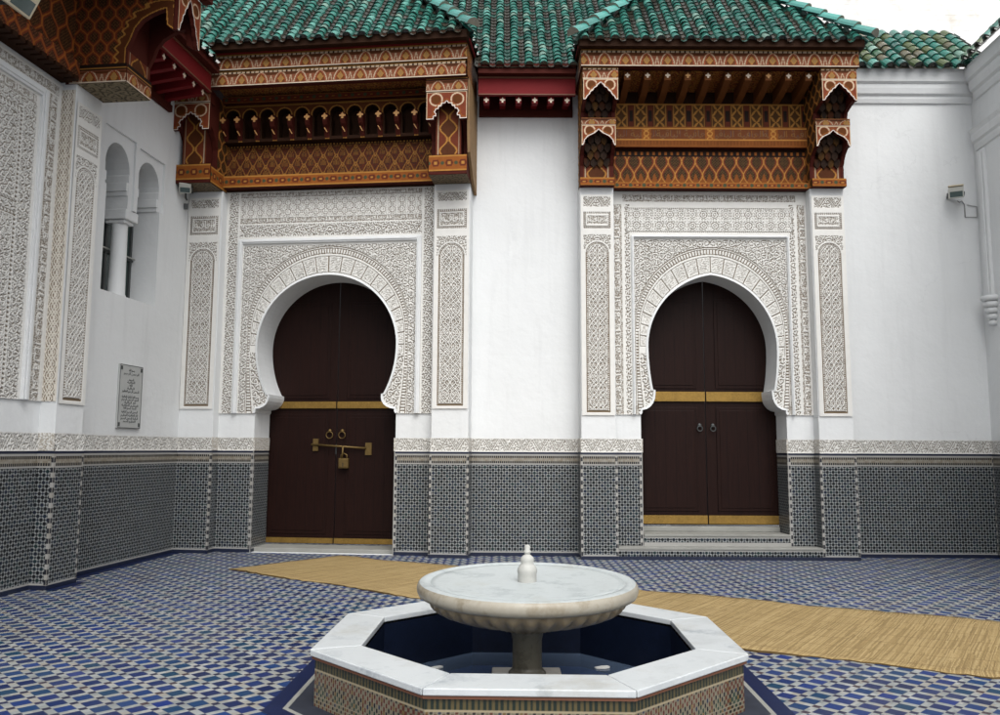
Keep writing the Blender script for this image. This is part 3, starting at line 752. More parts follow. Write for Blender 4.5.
# right part of the rear wall
w = wall_thing('wide blank white wall right of the stepped doorway, moulded cornice on top', (0, 12.08, 0), 0, 5, 7.3, 7.3)
MB().box(4.9, 7.60, 0, .3, 0, 7.35).build('wall_body', 'plaster', w)
dm = MB(); dado_face(dm, (4.98, -.014), (7.27, -.014), e0=False); dm.build('tile_dado', DM, w); frieze_box('carved_frieze', 5.0, 7.27, -.004, w)
CORN = [(0, 6.86), (-.03, 6.87), (-.05, 6.93), (-.05, 6.97), (-.09, 7.0), (-.11, 7.08), (-.11, 7.14), (-.15, 7.17), (-.17, 7.30), (-.17, 7.36), (.05, 7.36), (.05, 6.86)]
mb = MB(); mb.prism_x(CORN[::-1], 5.0, 7.26); mb.build('cornice', 'plaster', w)
# right side wall
RX = 7.26; RROT = math.radians(-90 - 4.0)
sw = thing('plaster_wall', 'white side wall at the right photo edge with moulding and carved bracket', 'wall', (RX, 12.08, 0), RROT)
MB().box(-.3, 6, 0, .3, 0, 7.35).build('wall_body', 'plaster', sw)
dm = MB(); dado_face(dm, (0, -.014), (6, -.014)); dm.build('tile_dado', DM, sw); frieze_box('carved_frieze', 0, 6, -.004, sw, res=.012)
mb = MB(); mb.prism_x(CORN[::-1], .17, 6); mb.build('cornice', 'plaster', sw)
mb = MB(); mb.prism_x([(y * .8, z - .78) for y, z in CORN[::-1] if z < 7.2] + [], .10, 6); mb.build('moulding', 'plaster', sw)
mb = MB(); mb.box(.16, .34, -.045, .01, 3.78, 6.05); mb.box(.20, .30, -.065, -.046, 3.82, 6.0); mb.build('engaged_strip', 'plaster', sw, bevel=.01)
mb = MB()
for k in range(5): mb.lathe([(0, 3.36 + .09 * k), (.05 + .018 * k, 3.37 + .09 * k), (.06 + .02 * k, 3.42 + .09 * k), (.04 + .018 * k, 3.45 + .09 * k)], cx=.30, cy=-.03, n=14, mod=lambda a, i: 1 + .12 * math.cos(7 * a))
mb.build('carved_bracket', 'plaster', sw)
# left wall with twin window
w = thing('plaster_wall', 'white left wall with a twin arched window and an inscribed plaque', 'wall', tuple(LW0), WROT)
def arch(xa, xb, zs, k=14):
    c, r = (xa + xb) / 2, (xb - xa) / 2
    return [(c + r * 1.03 * math.cos(a), zs + (r * 1.22) * math.sin(a)) for a in [PI * i / k for i in range(k + 1)]]
hole = [(-2.12, 3.54), (-.82, 3.54), (-.82, 5.20)] + arch(-1.36, -.82, 5.22) + [(-1.36, 5.20), (-1.36, 4.74), (-1.58, 4.74), (-1.58, 5.20)] + arch(-2.12, -1.58, 5.22) + [(-2.12, 5.20)]
mb = MB(); mb.plate([(-2.9, 0), (.4, 0), (.4, 7.2), (-2.9, 7.2)], [hole], .03, .42, 0); mb.build('wall_body', 'plaster', w)
mb = MB(); mb.plate([(-2.75, 0), (.02, 0), (.02, 7.2), (-2.75, 7.2)], [[(-2.12, 3.54), (-.82, 3.54), (-.82, 4.92), (-.73, 4.92), (-.73, 5.66), (-1.40, 5.66), (-1.40, 4.74), (-1.49, 4.74), (-1.49, 5.70), (-2.20, 5.70), (-2.20, 4.92), (-2.12, 4.92)]], 0, .029, 0, back=False)
mb.build('wall_face', 'plaster', w)
win = MB(); win.plate([(-2.2, 3.5), (-.75, 3.5), (-.75, 5.6), (-2.2, 5.6)], [], .40, .41, 0)
wi = win.build('window', 'glass', w)
mb = MB()
for x in (-2.08, -1.78, -1.47, -1.17, -.87): mb.box(x - .02, x + .02, .37, .399, 3.54, 5.5)
for z in (3.56, 4.2, 4.85): mb.box(-2.12, -.82, .365, .398, z - .018, z + .018)
mb.build('window_frame', 'darkmetal', wi)
mb = MB(); mb.tube([(-2.1, .33, 4.22), (-.84, .33, 4.22)], .012, 8); mb.build('window_bar', 'metal', wi)
mb = MB(); mb.lathe([(.125, 3.541), (.125, 3.57), (.11, 3.60), (.105, 4.0), (.1, 4.5), (.10, 4.56)], cx=-1.47, cy=.19, n=24); mb.build('column', 'plaster', w)
mb = MB(); mb.box(-1.62, -1.32, .02, .40, 4.60, 4.738); mb.box(-1.585, -1.355, .06, .34, 4.555, 4.599); mb.build('capital', 'plaster', w, bevel=.012)
for xa, xb in ((-1.36, -1.32), (-.86, -.82), (-1.62, -1.58), (-2.12, -2.08)):
    mb = MB(); mb.box(xa, xb, .032, .418, 4.98, 5.10); mb.box(xa if xa in (-1.36, -2.12) else xa + .018, xb if xa not in (-1.36, -2.12) else xb - .018, .033, .417, 4.92, 4.979)
    mb.build('impost', 'plaster', w, bevel=.006)
dm = MB(); dado_face(dm, (-2.73, -.014), (.0, -.014), e1=False); dm.build('tile_dado', DM, w); frieze_box('carved_frieze', -2.73, 0, -.004, w)

# tall wall behind the roofs
w = thing('brick_wall', 'tall whitewashed brick wall rising behind the low roof at the right', 'wall', (0, 15.5, 0))
MB().box(3.2, 16, 0, .4, 0, 13).build('wall_body', 'whitewash', w)
mb = MB(); mb.tube([(6.5, -.05, 10.9), (6.75, -.06, 10.72), (7.0, -.06, 10.70), (7.2, -.05, 10.85), (7.9, -.05, 10.93)], .02, 6); mb.build('hanging_wire', 'darkmetal', w)

# ------------------------------------------------------------------ painted cedar
BR = np.array((.125, .038, .012)); BRR = np.array((.155, .034, .014)); GOLD = np.array((.36, .165, .036)); CREAM = np.array((.60, .45, .30)); DK = np.array((.016, .009, .006)); GRN = np.array((.05, .06, .03)); ORN = np.array((.23, .070, .013))
def pick(shape, base): return np.broadcast_to(base, shape + (3,)).copy()
def over(C, m, c): C[m] = c; return C
def p_lattice(U, V, pw=.29, ph=.34, lw=.016, ground=BR, line=GOLD, fill=(.030, .017, .007), soft=1.25):
    C = pick(U.shape, ground); x = U / pw; y = V / ph
    def cv(o):
        xx = x + o; s = np.mod(xx, 1) - .5
        return s
    # ogee net: |frac(x) - .5| against a rounded zigzag of y, two phases
    zig = .25 + .25 * np.clip(soft * np.cos(2 * PI * y), -1, 1) * .96
    s = np.abs(np.mod(x, 1) - .5); d = np.abs(s - zig) * pw
    gr = 1 / np.sqrt(1 + (1.3 * pw / ph * np.sin(2 * PI * y)) ** 2)
    d = d * np.maximum(gr, .45)
    inner = (s < zig); yy = np.abs(np.mod(y + .5, 1) - .5)
    C = over(C, (d > .03), np.array(fill)); mot = (np.sin(U * 150) * np.sin(V * 150) > .2) & (d > .035)
    C = over(C, mot, np.array(fill) * 2.2 + np.array((.03, .01, 0)))
    C = over(C, d < lw + .012, ground * 1.15); C = over(C, d < lw * .62, line)
    return np.where(d < lw * .62, .004, 0.), C
def p_weave(U, V, h, pw=.235):
    C = pick(U.shape, BRR * .9); w = V / h; ph = h * .86
    tri = lambda v: np.abs(np.mod(v / ph, 1) * 2 - 1); s = np.abs(np.mod(U / pw, 1) - .5); s2 = np.abs(np.mod(U / pw + .5, 1) - .5)
    z1 = tri(V) * .5; z2 = tri(V + ph * .42) * .5
    f1 = s - (z1 + .05 * np.sin(4 * PI * V / ph)); f2 = s2 - (z2 + .05 * np.sin(4 * PI * V / ph)); 
    C = over(C, ((f1 < 0) ^ (f2 < 0)) & (w > .2), np.array((.045, .028, .012))); k = pw * .8
    C = over(C, np.abs(f2) * k < .014, ORN * .55); C = over(C, np.abs(f2) * k < .0075, GOLD * .9)
    C = over(C, np.abs(f1) * k < .016, ORN * .6); C = over(C, np.abs(f1) * k < .0085, GOLD * 1.05)
    C = over(C, w > .95, DK); C = over(C, w < .04, GOLD * .7)
    return 0 * U, C
def p_fascia(U, V, h, dash=True):
    """V 0..h from the bottom"""
    C = pick(U.shape, np.array((.19, .062, .030))); w = V / h; P = .30
    x = np.mod(U / P, 1) - .5; ax = np.abs(x) * P; vv = np.clip((w - .10) / .66, 0, 1)
    cur = .098 * np.sqrt(np.maximum(1 - vv ** 1.5, 0)); d = ax - cur; ok = (w > .10) & (w < .78)
    C = over(C, ok & (d < 0), BR * 1.0); C = over(C, ok & (np.abs(d) < .008), CREAM * .75); C = over(C, ok & (np.abs(d + .022) < .006), BRR * 2)
    dm = ax * 1.1 + np.abs(w - .34) * h * .8; C = over(C, ok & (dm < .050), np.array((.27, .15, .05))); C = over(C, ok & (np.abs(dm - .048) < .006), GOLD)
    tx = np.abs(np.abs(x) - .5) * P; C = over(C, ok & (d > .01) & (np.abs(tx - np.abs(.52 - w) * .05 - .004) < .006) & (w < .56), CREAM * .7)
    C = over(C, ok & (d > .02) & (w > .6), BR * .6)
    C = over(C, (w > .80) & (w < .90), DK)
    if dash: C = over(C, (w > .80) & (w < .90) & (np.mod(U / .07, 1) < .7), CREAM * .8)
    C = over(C, w > .92, GOLD * .8); C = over(C, w < .065, np.array((.58, .49, .38)))
    return 0 * U, C
def p_band(U, V, h, base=ORN):
    C = pick(U.shape, base); w = V / h; x = np.mod(U / .2, 1) - .5
    C = over(C, (np.abs(x) < .30 - np.abs(w - .5) * .5) & (np.abs(w - .5) < .22), BRR * .7); C = over(C, (np.hypot((np.abs(x) - .5) * .2, (w - .5) * h) < .028), GRN)
    C = over(C, (np.abs(x) < .1) & (np.abs(w - .5) < .08), GOLD)
    C = over(C, (w < .1) | (w > .9), GOLD)
    return 0 * U, C
def p_lobes(U, V, h):     # interlaced arcade panel of the left canopy
    C = pick(U.shape, DK * 2.0); P = .205; w = V / h; C[scroll(U, V, .07, .03) > .5] = BRR * .6
    for o, z0 in ((0, -.30), (.5, -.02), (0, .26), (.5, .54), (0, .82)):
        xx = np.mod(U / P + o, 1) - .5; yy = (w - z0); k = .40
        lin = np.abs(np.abs(xx) - (.46 - .46 * np.clip(yy / k, 0, 1) ** 1.5)) * P
        C = over(C, (lin < .0065) & (yy > 0) & (yy < k), GOLD * .75)
        C = over(C, (np.abs(xx) * P < .042) & (yy > .06) & (yy < .17) & (np.mod(U / .021 + .3, 1) < .5), GOLD * .5)
        C = over(C, (np.abs(np.hypot(xx * P, (yy - .235) * h) - .022) < .006), GOLD * .5)
    C = over(C, (w > .93), DK); C = over(C, (w > .96) & (np.mod(U / .05, 1) < .5), GOLD)
    return 0 * U, C
def p_x(U, V, h, pw):
    C = pick(U.shape, BR * .5); x = np.mod(U / pw, 1) - .5; w = V / h; xx = x / .30; a = np.abs(x)
    C = over(C, a < .30, np.array((.060, .027, .008))); C = over(C, np.abs(a - .30) < .028, GOLD * .7); C = over(C, a > .37, BRR * .6)
    z2 = np.abs(np.mod(w * 2, 1) - .5) * 2
    leaf = np.abs(np.abs(xx) - z2) < .24 * np.sin(PI * np.clip(np.abs(xx), 0, 1)) + .02
    C = over(C, leaf & (a < .29), GOLD * .8); C = over(C, (np.abs(w - .5) < .22) & (a > .4), DK)
    C = over(C, (w < .05) | (w > .95), GOLD * .8)
    return 0 * U, C
def p_beam(U, V, h):
    C = pick(U.shape, ORN * .75); w = V / h
    C = over(C, (w > .36) & (w < .90), BR); t = text_at(TXT_AB, U, (w - .40) / .46, .8) > .5; C = over(C, t, np.array((.10, .055, .045)))
    C = over(C, t & (np.mod(U / .02, 1) < .5), GOLD * .55)
    x = np.mod(U / .95 + .5, 1) - .5; k = np.abs(x) * .95 < .07
    C = over(C, k & (w > .36) & (w < .9), ORN); C = over(C, (np.abs(np.hypot(x * .95, (np.mod(w / .27, 1) - .5) * .27 * h) - .035) < .008) & (w > .36) & (w < .9), GOLD * 1.2)
    C = over(C, (np.abs(w - .36) < .03) | (np.abs(w - .92) < .03), GOLD * 1.1); C = over(C, (w < .30) & (w > .1) & (np.mod(U / .05, 1) < .5), ORN * .6)
    return 0 * U, C
def p_dim(U, V, h=1):
    C = pick(U.shape, BR * .8); f = star8(U, V, .24); C = over(C, f > .97, GOLD * .75); C = over(C, f < .05, DK * 2); C = over(C, scroll(U, V, .09, .045) < .3, BRR * 1.1)
    return 0 * U, C
def p_ogee_shaft(U, V, hw, h):
    C = pick(U.shape, BRR * .8); P = .34; s = np.abs(U) / hw; ph = 2 * PI * V / P
    d = np.abs(s - (.38 + .30 * np.cos(ph))) * hw
    C = over(C, (s < .38 + .30 * np.cos(ph)), BR * .6); C = over(C, d < .013, GOLD); C = over(C, (s > .80), CREAM * .6); C = over(C, s > .88, BRR * .7)
    return 0 * U, C
side_m = lambda x0: (lambda u, v, h: (x0 - h, u, v))        # faces -x, u = y (seen mirrored)
side_p = lambda x0: (lambda u, v, h: (x0 + h, u, v))
def flip(o):
    o.data.flip_normals(); return o
def paint(name, u0, u1, v0, v1, f, parent, y=None, xf=None, res=.009):
    return grid(name, u0, u1, v0, v1, f, 'cedar', parent, front(y) if xf is None else xf, res)

def hood(name, parent, x0, x1, y, z0, z1, kind, th=.05, sideface=None):
    """scalloped front board: pointed or trefoil notch cut from the lower edge, pale outline"""
    xc, hw = (x0 + x1) / 2, (x1 - x0) / 2; H = z1 - z0
    if kind == 'point':
        q = [(.86, 0), (.80, .05), (.74, .16), (.62, .24), (.56, .36), (.44, .42), (.36, .54), (.22, .60), (.12, .72)]; top = .80
    elif kind == 'arch':
        q = [(.90, 0), (.84, .10), (.78, .26), (.66, .38), (.5, .48), (.34, .54), (.2, .60), (.1, .68)]; top = .76
    else:
        q = [(.62, 0), (.62, .10), (.50, .10), (.50, .22), (.56, .28), (.50, .36), (.40, .36), (.36, .46), (.26, .46), (.20, .56), (.08, .56)]; top = .64
    notch = [(xc - hw * a, z0 + H * b) for a, b in q] + [(xc, z0 + H * top)] + [(xc + hw * a, z0 + H * b) for a, b in reversed(q)]
    outer = [(x0, z0)] + notch + [(x1, z0), (x1, z1), (x0, z1)]
    mb = MB(); mb.plate(outer, [], y, y + th, 0); hb = mb.build(name, 'redwood', parent)
    seg = [(x0, z0)] + notch + [(x1, z0)]
    def f(U, V):
        C = pick(U.shape, BRR * 1.1); d = np.full(U.shape, 9.)
        for (ax, az), (bx, bz) in zip(seg[:-1], seg[1:]):
            L2 = (bx - ax) ** 2 + (bz - az) ** 2 + 1e-9; t = np.clip(((U - ax) * (bx - ax) + (V - az) * (bz - az)) / L2, 0, 1)
            d = np.minimum(d, np.hypot(U - ax - t * (bx - ax), V - az - t * (bz - az)))
        e = np.minimum(np.minimum(U - x0, x1 - U), z1 - V)
        for sx in (-1, 1):
            r = np.hypot(U - xc - sx * hw * .52, V - (z0 + H * .72)); C = over(C, np.abs(r - hw * .30) < .010, CREAM * .9); C = over(C, r < hw * .22, ORN * .45)
        C = over(C, (d > .03) & (d < .042), ORN); C = over(C, e < .014, CREAM * .9); C = over(C, d < .017, np.array((.68, .62, .55)))
        return 0 * U, C
    def cut(U, V): return ~inside_poly(outer, U, V)
    g = grid('painted_face', x0 + .002, x1 - .002, z0 + .002, z1 - .002, f, 'cedar', hb, front(y - .003), .0075, cut=cut)
    return hb
def muqarnas(parent, x0, x1, y0, y1, z0, z1, nx=4, nz=4):
    """stepped honeycomb of little pointed prisms receding downward"""
    mb = MB()
    for k in range(nz):
        n = nx - k % 2; t = k / (nz - 1) if nz > 1 else 0
        for i in range(n):
            cx = x0 + (x1 - x0) * (i + .5 + (.5 if k % 2 else 0)) / nx; w = (x1 - x0) / nx * .46
            zt = z1 - (z1 - z0) * (k / nz) + .02; zb = zt - (z1 - z0) / nz * 1.35; yf = y0 + (y1 - y0) * (k + .2) / nz
            P = [(cx - w, yf, zt), (cx + w, yf, zt), (cx + w, yf + .01, zb + .05), (cx, yf + .02, zb), (cx - w, yf + .01, zb + .05)]
            col = [tuple(GOLD * .22), tuple(BR * .45), tuple(DK * 2.2)][(i + k) % 3]
            mb.face(P[::-1], 0, col=col)
            for a, b in ((0, 4), (4, 3), (3, 2), (2, 1)):
                A, B = P[a], P[b]; mb.face([A, B, (B[0], y1 + .06, B[2]), (A[0], y1 + .06, A[2])][::-1], 0, col=tuple(DK * 1.5))
    return mb.build('muqarnas', 'cedar', parent, attr=True)

CROSS = [(0, .5), (.16, .2), (.42, .1), (.42, -.08), (.16, -.14), (.14, -.42), (-.14, -.42), (-.16, -.14), (-.42, -.08), (-.42, .1), (-.16, .2)]
def rafter(parent, x, w, prof, fy, fz, mat='redwood', cs=.085, cm='crosspaint'):
    mb = MB(); mb.prism_x(prof, x - w / 2, x + w / 2)
    r = mb.build('rafter', mat, parent)
    c = MB(); c.plate([(x + a * cs, fz + b * cs) for a, b in CROSS], [], fy - .008, fy, 0); c.build('painted_cross', cm, r)
    return r

# ------------------------------------------------------------------ glazed tile roofs
def roof_slope(name, parent, o, ex, up, n, W, Lg, clip=None, sp=.214, exp=.13, r=.064, greens=None, mossy=.0, mbs=None):
    o, ex, up, n = Vector(o), Vector(ex).normalized(), Vector(up).normalized(), Vector(n).normalized(); mb = MB() if mbs is None else mbs
    rows, cr = int(W / sp), int(Lg / exp) + 1
    def P(u, v, h): return o + ex * u + up * v + n * h
    for i in range(rows):
        uc = (i + .5) * sp; wob = random.uniform(-.006, .006)
        for j in range(cr):
            v0 = j * exp + random.uniform(-.012, .012)
            if clip and not clip(uc, v0 + exp * .5): continue
            g = random.random(); base = np.array((.028, .150, .117)) * (.8 + .4 * g)
            if random.random() < .22: base = np.array((.085, .26, .215)) * (.85 + .35 * g)
            if random.random() < .10: base = np.array((.16, .27, .22)) * (.8 + .4 * g)
            if random.random() < .08: base = np.array((.014, .085, .07))
            if random.random() < mossy: base = np.array(random.choice([(.085, .11, .045), (.115, .105, .065), (.05, .12, .065)]))
            c = tuple(base); K = 7; lo, hi = [], []
            v1 = v0 + exp * 1.18; tl = random.uniform(-.012, .012); ra = r * random.uniform(.96, 1.05)
            for k in range(K + 1):
                a = PI * k / K
                lo.append(P(uc + wob + tl - math.cos(a) * ra, v0, math.sin(a) * ra + .020)); hi.append(P(uc + wob - tl - math.cos(a) * ra * .93, v1, math.sin(a) * ra * .93 + .002))
            for k in range(K): mb.face([lo[k], lo[k + 1], hi[k + 1], hi[k]][::-1], 0, smooth=True, col=c)
            ed = [P(uc + wob + tl - math.cos(PI * k / K) * (ra - .016), v0 + .002, math.sin(PI * k / K) * (ra - .016) + .018) for k in range(K + 1)]
            for k in range(K): mb.face([ed[k], ed[k + 1], lo[k + 1], lo[k]][::-1], 0, col=(.012, .035, .028))
            if j == 0 or (clip and not clip(uc, v0 - exp * .5)):                 # mortar in the lowest tile's mouth
                mb.face([P(uc + wob + tl - math.cos(PI * k / K) * (ra - .018), v0 + .03, math.sin(PI * k / K) * (ra - .018) + .016) for k in range(K + 1)], 0, col=(.055, .05, .04))
        # concave channel to the right of each row
        for j in range(cr):
            um = (i + 1) * sp; v0 = j * exp
            if clip and not clip(um, v0 + exp * .5): continue
            g = random.random(); c = tuple(np.array((.014, .05, .038)) * (.6 + .7 * g) if g > .7 else np.array((.040, .036, .026)) * (.6 + .7 * g))
            K = 4; A = [P(um - math.cos(PI * k / K) * .055, v0 - .03, .030 - math.sin(PI * k / K) * .045 + .014) for k in range(K + 1)]
            B = [P(um - math.cos(PI * k / K) * .055, v0 + exp, .030 - math.sin(PI * k / K) * .045) for k in range(K + 1)]
            for k in range(K): mb.face([A[k], A[k + 1], B[k + 1], B[k]][::-1], 0, smooth=True, col=c)
    # underside boards
    if mbs is None: return mb.build(name, 'glaze', parent, attr=True, weld=False)
def ridge(name, parent, a, b, r=.105, light=True):
    a, b = Vector(a), Vector(b); d = (b - a); L = d.length; d.normalize(); sx = d.cross(Vector((0, 0, 1))).normalized(); up = sx.cross(d); mb = MB(); n = int(L / .30)
    for i in range(n):
        g = random.random(); c = tuple(np.array((.07, .27, .235)) * (.75 + .5 * g)) if light else tuple(np.array((.012, .14, .09)) * (.8 + .5 * g))
        p0, p1 = a + d * (i * .30), a + d * ((i + 1.12) * .30); K = 8
        lo = [p0 + sx * (-math.cos(PI * k / K) * r) + up * (math.sin(PI * k / K) * r + .03) for k in range(K + 1)]; hi = [p1 + sx * (-math.cos(PI * k / K) * r * .85) + up * (math.sin(PI * k / K) * r * .85) for k in range(K + 1)]
        for k in range(K): mb.face([lo[k], lo[k + 1], hi[k + 1], hi[k]], 0, smooth=True, col=c)
        mb.face(lo, 0, col=(.2, .19, .15))
    return mb.build(name, 'glaze', parent, attr=True, weld=False)
PIT = math.radians(49); CP, SP = math.cos(PIT), math.sin(PIT)
def hip_roof(parent, x0, x1, ye, ze, Lg, hipl=True, hipr=True, sides=(True, True)):
    roof = MB()
    def cl(u, v): return (not hipl or u > v * CP) and (not hipr or u < (x1 - x0) - v * CP)
    roof_slope('', parent, (x0, ye, ze), (1, 0, 0), (0, CP, SP), (0, -SP, CP), x1 - x0, Lg, cl, mbs=roof)
    if sides[0]: roof_slope('', parent, (x0, ye + 2.6, ze), (0, -1, 0), (CP, 0, SP), (-SP, 0, CP), 2.6, Lg, lambda u, v: u < 2.6 - v * CP, mbs=roof)
    if sides[1]: roof_slope('', parent, (x1, ye, ze), (0, 1, 0), (-CP, 0, SP), (SP, 0, CP), 2.6, Lg, lambda u, v: u > v * CP, mbs=roof)
    # sheathing just under the tiles
    t = Lg * CP; h = Lg * SP; xa, xb = x0 + (t if hipl else 0), x1 - (t if hipr else 0); d = .02
    roof.face([(x0 + d, ye + d, ze - d), (x1 - d, ye + d, ze - d), (xb, ye + t, ze + h - d), (xa, ye + t, ze + h - d)], 0, col=(.03, .03, .02))
    if sides[0]: roof.face([(x0 + d, ye + 2.6, ze - d), (x0 + d, ye + d, ze - d), (xa, ye + t, ze + h - d), (xa, ye + 2.6, ze + h - d)], 0, col=(.03, .03, .02))
    if sides[1]: roof.face([(x1 - d, ye + d, ze - d), (x1 - d, ye + 2.6, ze - d), (xb, ye + 2.6, ze + h - d), (xb, ye + t, ze + h - d)], 0, col=(.03, .03, .02))
    ro = roof.build('tile_roof', 'glaze', parent, attr=True, weld=False)
    sb = MB(); sb.box(x0 + .06, x1 - .06, ye + .06, ye + 2.6, ze - .06, ze - .03); sb.build('eave_lining', 'darkwood', ro)
    sb = MB(); sb.box(x0 + .03, x1 - .03, ye + .02, ye + .058, ze - .07, ze + .045)
    if sides[0]: sb.box(x0 + .02, x0 + .058, ye + .06, ye + 2.6, ze - .07, ze + .045)
    if sides[1]: sb.box(x1 - .058, x1 - .02, ye + .06, ye + 2.6, ze - .07, ze + .045)
    sb.build('eave_strip', 'darkwood', ro)
    if hipl: ridge('ridge', ro, (x0 - .05, ye - .05, ze + .03), (x0 + t, ye + t, ze + h + .03))
    if hipr: ridge('ridge', ro, (x1 + .05, ye - .05, ze + .03), (x1 - t, ye + t, ze + h + .03))
    return ro

# ------------------------------------------------------------------ right canopy
def canopy_stepped(label, loc, rz):
    c = thing('cedar_canopy', label, 'canopy', loc, rz, 'cedar canopies over the portals')
    P0, P1 = 1.455, 1.955; z0 = 5.40; FB, FT = 6.985, 7.235; FY = -.62
    # front beam with returns
    mb = MB(); mb.box(-P1 - .03, P1 + .03, FY, FY + .12, FB, FT); mb.box(-P1 - .03, -P1 + .10, FY + .12, .36, FB, FT); mb.box(P1 - .10, P1 + .03, FY + .12, .36, FB, FT)
    fb = mb.build('fascia', 'redwood', c)
    pf = lambda U, V: p_fascia(U, V - FB, FT - FB)
    paint('painted_face', -P1 - .03, P1 + .03, FB, FT, pf, fb, FY - .004)
    flip(paint('painted_face', FY, .30, FB, FT, pf, fb, xf=side_m(-P1 - .034)))
    MB().box(-P1 - .08, P1 + .08, FY - .05, .3, FT + .002, FT + .035).build('eave_board', 'red', c)
    # brackets: profile steps out in two tiers
    for s in (-1, 1):
        x0, x1 = sorted((s * P0, s * P1)); w = .03
        prof = [(.15, z0), (-.10, z0), (-.10, z0 + .12), (-.02, z0 + .14), (-.02, 5.72), (-.10, 5.86), (-.20, 5.93), (-.30, 5.94), (-.30, 6.34), (-.22, 6.36), (-.24, 6.46), (-.40, 6.50), (-.57, 6.52), (-.57, FB), (.15, FB)]
        # hollow front: side cheeks + core
        br = MB()
        for xa, xb in ((x0, x0 + .05), (x1 - .05, x1)): br.prism_x(prof[::-1], xa, xb)
        core = [(.14, z0 + .002), (-.098, z0 + .002), (-.098, z0 + .118), (-.01, z0 + .138), (-.01, 5.75), (-.03, 6.2), (-.03, 6.28), (-.29, 6.285), (-.29, 6.33), (-.21, 6.345), (-.21, 6.60), (-.28, 6.80), (-.56, 6.81), (-.56, FB - .002), (.14, FB - .002)]
        br.prism_x(core[::-1], x0 + .05, x1 - .05)
        b = br.build('bracket', 'redwood', c)
        paint('painted_block', x0, x1, z0 + .004, z0 + .118, lambda U, V: p_band(U, V - z0, .12), b, -.104)
        paint('painted_block', x0 + .05, x1 - .05, z0 + .14, 5.74, lambda U, V: p_ogee_shaft(U - (x0 + x1) / 2, V - z0 - .2, .2, .4), b, -.018)
        paint('painted_block', x0 - .002, x1 + .002, 6.24, 6.345, lambda U, V: p_fascia(U - x0, (V - 6.24) * 1.0, .105, False), b, -.306)
        hood('scalloped_hood', b, x0, x1, -.308, 5.93, 6.235, 'arch')
        muqarnas(b, x0 + .055, x1 - .055, -.24, -.03, 5.70, 6.20, 4, 5)
        paint('painted_block', x0 - .004, x1 + .004, 6.81, FB - .003, lambda U, V: p_fascia(U - x0, V - 6.81, FB - 6.81), b, -.582)
        hood('scalloped_hood', b, x0, x1, -.585, 6.50, 6.806, 'point')
        muqarnas(b, x0 + .055, x1 - .055, -.46, -.21, 6.36, 6.76, 4, 4)
        inner = x1 if s < 0 else x0
        sf = lambda U, V: p_lattice(U, V, .2, .26)
        def cutp(U, V): return ~inside_poly([(a, z) for a, z in prof], U, V)
        q = grid('painted_cheek', -.58, .14, z0, FB, sf, 'cedar', b, side_p(inner + .004) if s < 0 else side_m(inner - .004), .010, cut=cutp)
        if s > 0: flip(q)
        outr = x0 if s < 0 else x1
        q = grid('painted_cheek', -.58, .14, z0, FB, sf, 'cedar', b, side_m(outr - .004) if s < 0 else side_p(outr + .004), .012, cut=cutp)
        if s < 0: flip(q)
    def p_double(U, V):
        h1, C1 = p_lattice(U, V - z0 - .02, .205, .42, lw=.011, ground=BRR * .75, soft=1.0); w = (V - z0 - .09) / (5.94 - z0 - .09)
        low = (h1 == 0) & (w < .25 + .12 * np.cos(4 * PI * U / .205)); C1[low] = ORN * .75; C1[V > 5.915] = DK; return h1, C1
    # back wall of the niche, from bottom: trim, lattice, groove, lettered beam, X panels
    MB().box(-P0, P0, .13, .40, z0, 7.10).build('back_board', 'darkwood', c)
    MB().box(-P0, P0, .015, .128, z0 - .0, z0 + .085).build('trim', 'redwood', c)
    paint('painted_panel', -P0, P0, z0 + .002, z0 + .084, lambda U, V: p_band(U, V - z0, .085), c, .011)
    paint('painted_panel', -P0, P0, z0 + .088, 5.94, p_double, c, .118)
    paint('painted_panel', -P0, P0, 5.94, 5.99, lambda U, V: (0 * U, np.where((np.mod(U / .09, 1) < .6)[..., None], DK, ORN)), c, .112)
    MB().box(-P0, P0, .03, .128, 6.035, 6.345).build('lettered_beam', 'redwood', c)
    paint('painted_panel', -P0, P0, 6.035, 6.345, lambda U, V: p_beam(U, V - 6.035, .31), c, .026)
    nR = 10; sp = 2 * P0 / (nR + .0)
    paint('painted_panel', -P0, P0, 6.355, 6.74, lambda U, V: p_x(U - sp / 2 + sp * .5 + .5 * sp * 0, V - 6.355, .385, sp), c, .10)
    flip(paint('painted_panel', -P0, P0, -.45, .11, lambda U, V: p_dim(U, V), c, xf=lambda u, v, h: (u, v, 7.0 - (v + .5) * .12), res=.014))
    for k in range(nR):
        x = -P0 + sp * (k + .0) + sp * .0 + sp * .5
        x = -P0 + (k + .42) * (2 * P0 - .0) / nR + .03
        prof = [(.10, 6.74), (-.1, 6.76), (-.34, 6.82), (-.47, 6.85), (-.47, 6.975), (.10, 6.93)]
        rafter(c, x, .095, prof[::-1], -.472, 6.915, mat='cedarwood', cm='crosspaint' if k % 4 != 3 else 'goldpaint')
    MB().box(-P0, P0, -.48, .12, 7.02, 7.05).build('soffit', 'darkwood', c)
    hip_roof(c, -2.05, 2.05, -.77, 7.29, 2.75)
    return c
canopy_stepped('carved cedar canopy with two-tier honeycomb brackets over the stepped doorway, green tiled hip roof', (3.125, 11.72, 0), 0)

